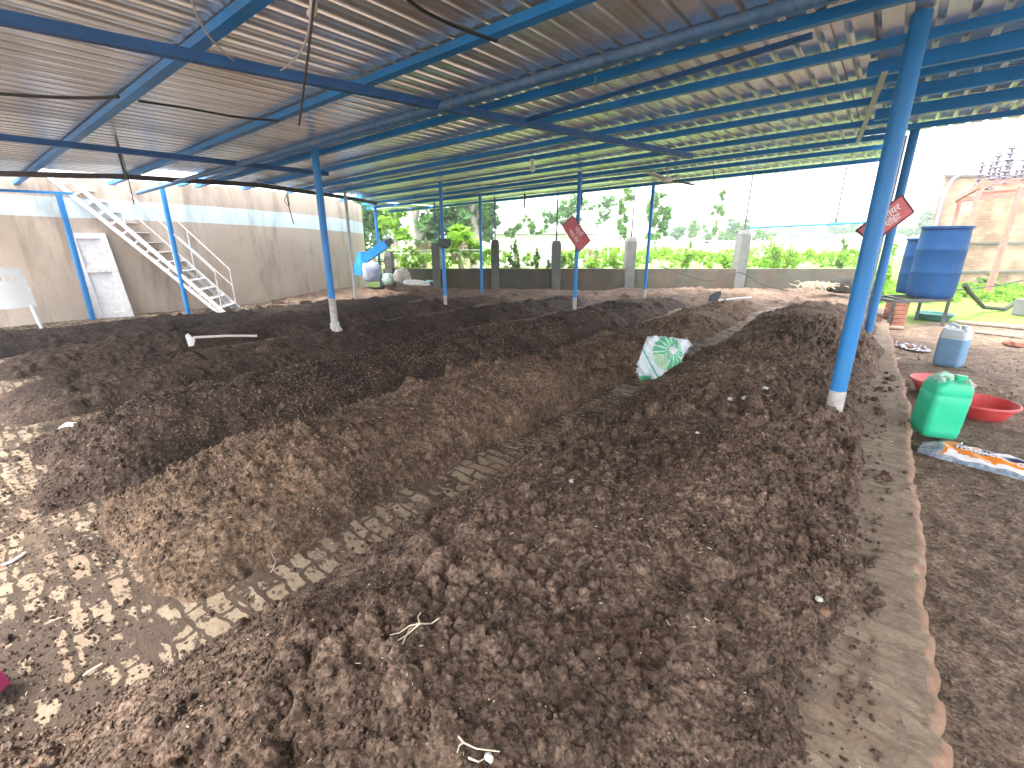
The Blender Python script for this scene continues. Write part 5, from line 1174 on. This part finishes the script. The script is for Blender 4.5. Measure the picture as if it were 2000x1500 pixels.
# white plastic-clad building
q = gd(1068, 500, 27); t = thing('white_building', (q[0], q[1], -.1), 'long low white-clad building beyond the rear wall', 'building')
wm_ = mat('white_cladding', (.8, .8, .8), .6)
a, b_ = gd(965, 520, 27), gd(1175, 520, 27); zt = gd(1068, 458, 27)[2]; mb = MB(); a[2] = b_[2] = zt/2-.1; mb.beam(a+fh*2.5, b_+fh*2.5, 5, zt+.2); mb.build('walls', wm_, t)
mb = MB(); a2, b2 = a.copy(), b_.copy(); a2[2] = b2[2] = zt+.1; mb.beam(a2+fh*2.5, b2+fh*2.5, 5.5, .14); mb.build('roof', M['white'], t)
for px in (1000, 1040, 1085, 1130): c_ = gd(px, 500, 26.97); mb = MB(); mb.beam((c_[0], c_[1], -.1), (c_[0], c_[1], zt), .08, .06, upv=(0, 1, 0)); mb.build('batten', M['white'], t)
# brick building, right
def brickmat(name, c1, c2, mo, s=1.):
    m = mat(name, (.4, .3, .2), .95); n = m.node_tree; L = n.links; N = n.nodes.new; b = n.nodes['Principled BSDF']
    tc = N('ShaderNodeTexCoord'); mp = N('ShaderNodeMapping'); mp.inputs['Rotation'].default_value = (math.pi/2, 0, 0); L.new(tc.outputs['Object'], mp.inputs[0])
    # map (along wall, z)
    sx = N('ShaderNodeSeparateXYZ'); L.new(tc.outputs['Object'], sx.inputs[0]); cx = N('ShaderNodeCombineXYZ')
    a1 = N('ShaderNodeMath'); a1.operation = 'MULTIPLY'; L.new(sx.outputs[0], a1.inputs[0]); a1.inputs[1].default_value = math.cos(YAW)
    a2 = N('ShaderNodeMath'); a2.operation = 'MULTIPLY_ADD'; L.new(sx.outputs[1], a2.inputs[0]); a2.inputs[1].default_value = math.sin(YAW); L.new(a1.outputs[0], a2.inputs[2])
    L.new(a2.outputs[0], cx.inputs[0]); L.new(sx.outputs[2], cx.inputs[1])
    br = N('ShaderNodeTexBrick'); br.inputs['Scale'].default_value = s; br.inputs['Brick Width'].default_value = .24; br.inputs['Row Height'].default_value = .085; br.inputs['Mortar Size'].default_value = .014
    br.inputs['Color1'].default_value = c1; br.inputs['Color2'].default_value = c2; br.inputs['Mortar'].default_value = mo; L.new(cx.outputs[0], br.inputs['Vector'])
    ns = N('ShaderNodeTexNoise'); ns.inputs['Scale'].default_value = 1.2; ns.inputs['Detail'].default_value = 6; L.new(tc.outputs['Object'], ns.inputs[0])
    rp = N('ShaderNodeValToRGB'); e = rp.color_ramp.elements; e[0].position = .35; e[0].color = (.55, .5, .45, 1); e[1].position = .6; e[1].color = (1.15, 1.1, 1.05, 1); L.new(ns.outputs['Fac'], rp.inputs[0])
    mx = N('ShaderNodeMix'); mx.data_type = 'RGBA'; mx.blend_type = 'MULTIPLY'; mx.inputs[0].default_value = 1; L.new(br.outputs['Color'], mx.inputs[6]); L.new(rp.outputs[0], mx.inputs[7]); L.new(mx.outputs[2], b.inputs['Base Color'])
    return m
BD = 15.5; a, b_ = gd(1790, 553, BD), gd(2160, 553, BD); zt = gd(1830, 345, BD)[2]; zb_ = -.15
t = thing('brick_building', (a[0], a[1], zb_), 'weathered bare brick building with a mossy flat top at the right edge', 'building')
mb = MB(); 
def prism(mb, foot, z0, z1):
    n = len(foot); mb.add([(p_[0], p_[1], z0) for p_ in foot]+[(p_[0], p_[1], z1) for p_ in foot], [tuple(range(n))[::-1], tuple(range(n, 2*n))]+[(i, (i+1) % n, n+(i+1) % n, n+i) for i in range(n)])
foot = [a, b_, b_+fh*5+rt*5, a+fh*5+rt*4.7]; prism(mb, foot, zb_, zt); mb.build('wall', brickmat('weathered_brick', (.40, .25, .17, 1), (.48, .36, .24, 1), (.32, .28, .23, 1)), t)
mb = MB(); a2, b2 = a.copy(), b_.copy(); a2[2] = b2[2] = zt+.03; prism(mb, [foot[0]-fh*.04-rt*.04, foot[1]-fh*.04, foot[2], foot[3]-rt*.03], zt-.01, zt+.06); mb.build('coping', M['conc'], t)
mb = MB(); c_ = gd(1826, 450, BD-.1); c_[2] = -.1; mb.tube([c_, (c_[0], c_[1], zt-.5), c_+np.array([0, 0, zt+.0])+rt*.12, c_+np.array([0, 0, zt+.15])+rt*.35], .05, 12); mb.build('drain_pipe', mat('lilac_pipe', (.22, .18, .28), .5), t, True)
for py in (475, 531): c0, c1 = gd(1840, py, BD-.04), gd(2100, py-2, BD-.04); mb = MB(); mb.beam(c0, c1, .05, .06); mb.build('string_course', M['conc'], t)
# red steel transformer structure
FD = 12.5; M['redsteel'] = mat('red_oxide_steel', (.42, .14, .11), .6, var=.3)
sf = thing('switchyard_frame', gd(1930, 560, FD), 'red oxide steel frame carrying stacked insulators before the brick building', 'steel frame')
def fbeam(p0, p1_, D0, D1_, s_=.09, nm='beam', m='redsteel'):
    mb = MB(); mb.beam(gd(*p0, D0), gd(*p1_, D1_), s_, s_*1.2); return mb.build(nm, M[m], sf)
fbeam((1868, 390), (1918, 362), FD+2.2, FD); fbeam((1914, 362), (2080, 345), FD, FD, .12); fbeam((1868, 394), (1920, 387), FD+2.2, FD+2.2, .07); fbeam((1885, 388), (2080, 372), FD+2.2, FD+2.2, .10); fbeam((1920, 378), (2080, 362), FD+.4, FD+.4, .06)
def fpost(px, top, D): a = gd(px, top, D); mb = MB(); mb.beam((a[0], a[1], -.15), a, .10, .10, upv=(0, 1, 0)); mb.build('frame_post', M['redsteel'], sf)
fpost(1912, 372, FD); fpost(1874, 396, FD+2.2); fpost(1995, 365, FD); fpost(1990, 380, FD+2.2)
mb = MB(); a, b2 = gd(1990, 385, FD), gd(1930, 560, FD); b2[2] = -.15; mb.beam(a, b2, .09, .07); mb.build('diagonal', M['redsteel'], sf)
M['insul'] = mat('brown_grey_porcelain', (.10, .08, .12), .3)
def insulator(px, ybot, ytop, D, n):
    a, b_ = gd(px, ybot, D), gd(px, ytop, D); hgt = np.linalg.norm(b_-a); mb = MB(); pr = []
    for k in range(n):
        z = hgt*k/n; s = hgt/n; R0 = .10 if k % 2 == 0 else .075; pr += [(.03, z), (R0, z+s*.15), (R0*.9, z+s*.35), (.03, z+s*.5)]
    pr.append((.02, hgt)); mb.lathe(tuple(a), pr, 12); mb.tube([b_, b_+rt*.18+np.array([0, 0, .02])], .012, 5); return mb.build('insulator', M['insul'], sf, True)
for px, y0, y1, D in ((1908, 362, 318, FD+.6), (1932, 372, 300, FD), (1928, 352, 318, FD+1), (1947, 352, 322, FD+1.3), (1957, 360, 284, FD), (1966, 350, 315, FD+1), (1992, 352, 292, FD), (2010, 350, 300, FD+.6), (1980, 356, 330, FD+1.4)):
    insulator(px, y0, y1, D, 7 if y0-y1 > 50 else 5)
for y0, y1, px0 in ((287, 284, 1957), (303, 297, 1932), (320, 314, 1908)):
    mb = MB(); mb.tube([gd(px0, y0, FD), gd(2060, y1-6, FD)], .012, 6); mb.build('busbar', M['steel'], sf, True)
cable([(1845, 318, 15), (1846, 345, 14.8), (1838, 380, 13), (1822, 410, 11), (1797, 438, 9.6)], .014, M['blackcable'], 'dark cable curving down from the brick building to the barrels')
# bright plants right of the shed
for a in ((1722, 9.9, 500, 130, 12, LM, 'leafy plant behind the second blue post'), (1742, 11.5, 470, 120, 12, LL, 'bright upright plant left of the barrels'), (1700, 11.2, 560, 60, 18, LL, 'bright low plant at the corner of the earth beds'), (1650, 11.6, 585, 32, 14, LL, 'small bright plant beside the root ball'), (1850, 11.8, 545, 60, 10, LM, 'leafy plant right of the big barrel'), (1790, 12.4, 592, 36, 20, LL, 'bright low plant under the barrel stand'),
          (1935, 14.2, 532, 26, 14, LM, 'dark green shrub at the foot of the brick building'), (1905, 11.2, 596, 34, 20, LM, 'broad-leaved plant behind the thick pipe'), (1960, 11.0, 600, 34, 22, LM, 'broad-leaved plant left of the block plinth')):
    shrub(*a, size=.055, per=700, group='bright plants beside the yard')
bl_ = []
for i in range(150):
    px = random.uniform(1690, 2060); D = random.uniform(11.6, 15.2); q = gd(px, 560, D); bl_.append(((q[0], q[1], -.02), (.28, .28, .12), 1))
o = crown('ground_weeds', bl_, 900, .045, LL); tag(o, 'carpet of bright green weeds behind the yard', 'weeds', kind='stuff')

hz_ = bpy.data.materials.new('added_haze'); hz_.use_nodes = True; hn = hz_.node_tree; hn.nodes.remove(hn.nodes['Principled BSDF'])
pv = hn.nodes.new('ShaderNodeVolumePrincipled'); pv.inputs['Color'].default_value = (.93, .96, 1, 1); pv.inputs['Density'].default_value = .004; pv.inputs['Anisotropy'].default_value = .2
hn.links.new(pv.outputs[0], hn.nodes['Material Output'].inputs['Volume'])
mb = MB(); mb.box((0, 1500, 4.0), (19000, 22000, 12.5)); o = mb.build('haze', hz_); o['kind'] = 'stuff'; o['label'] = 'thin haze volume added to pale the distance'  # volume added to wash out and brighten the background
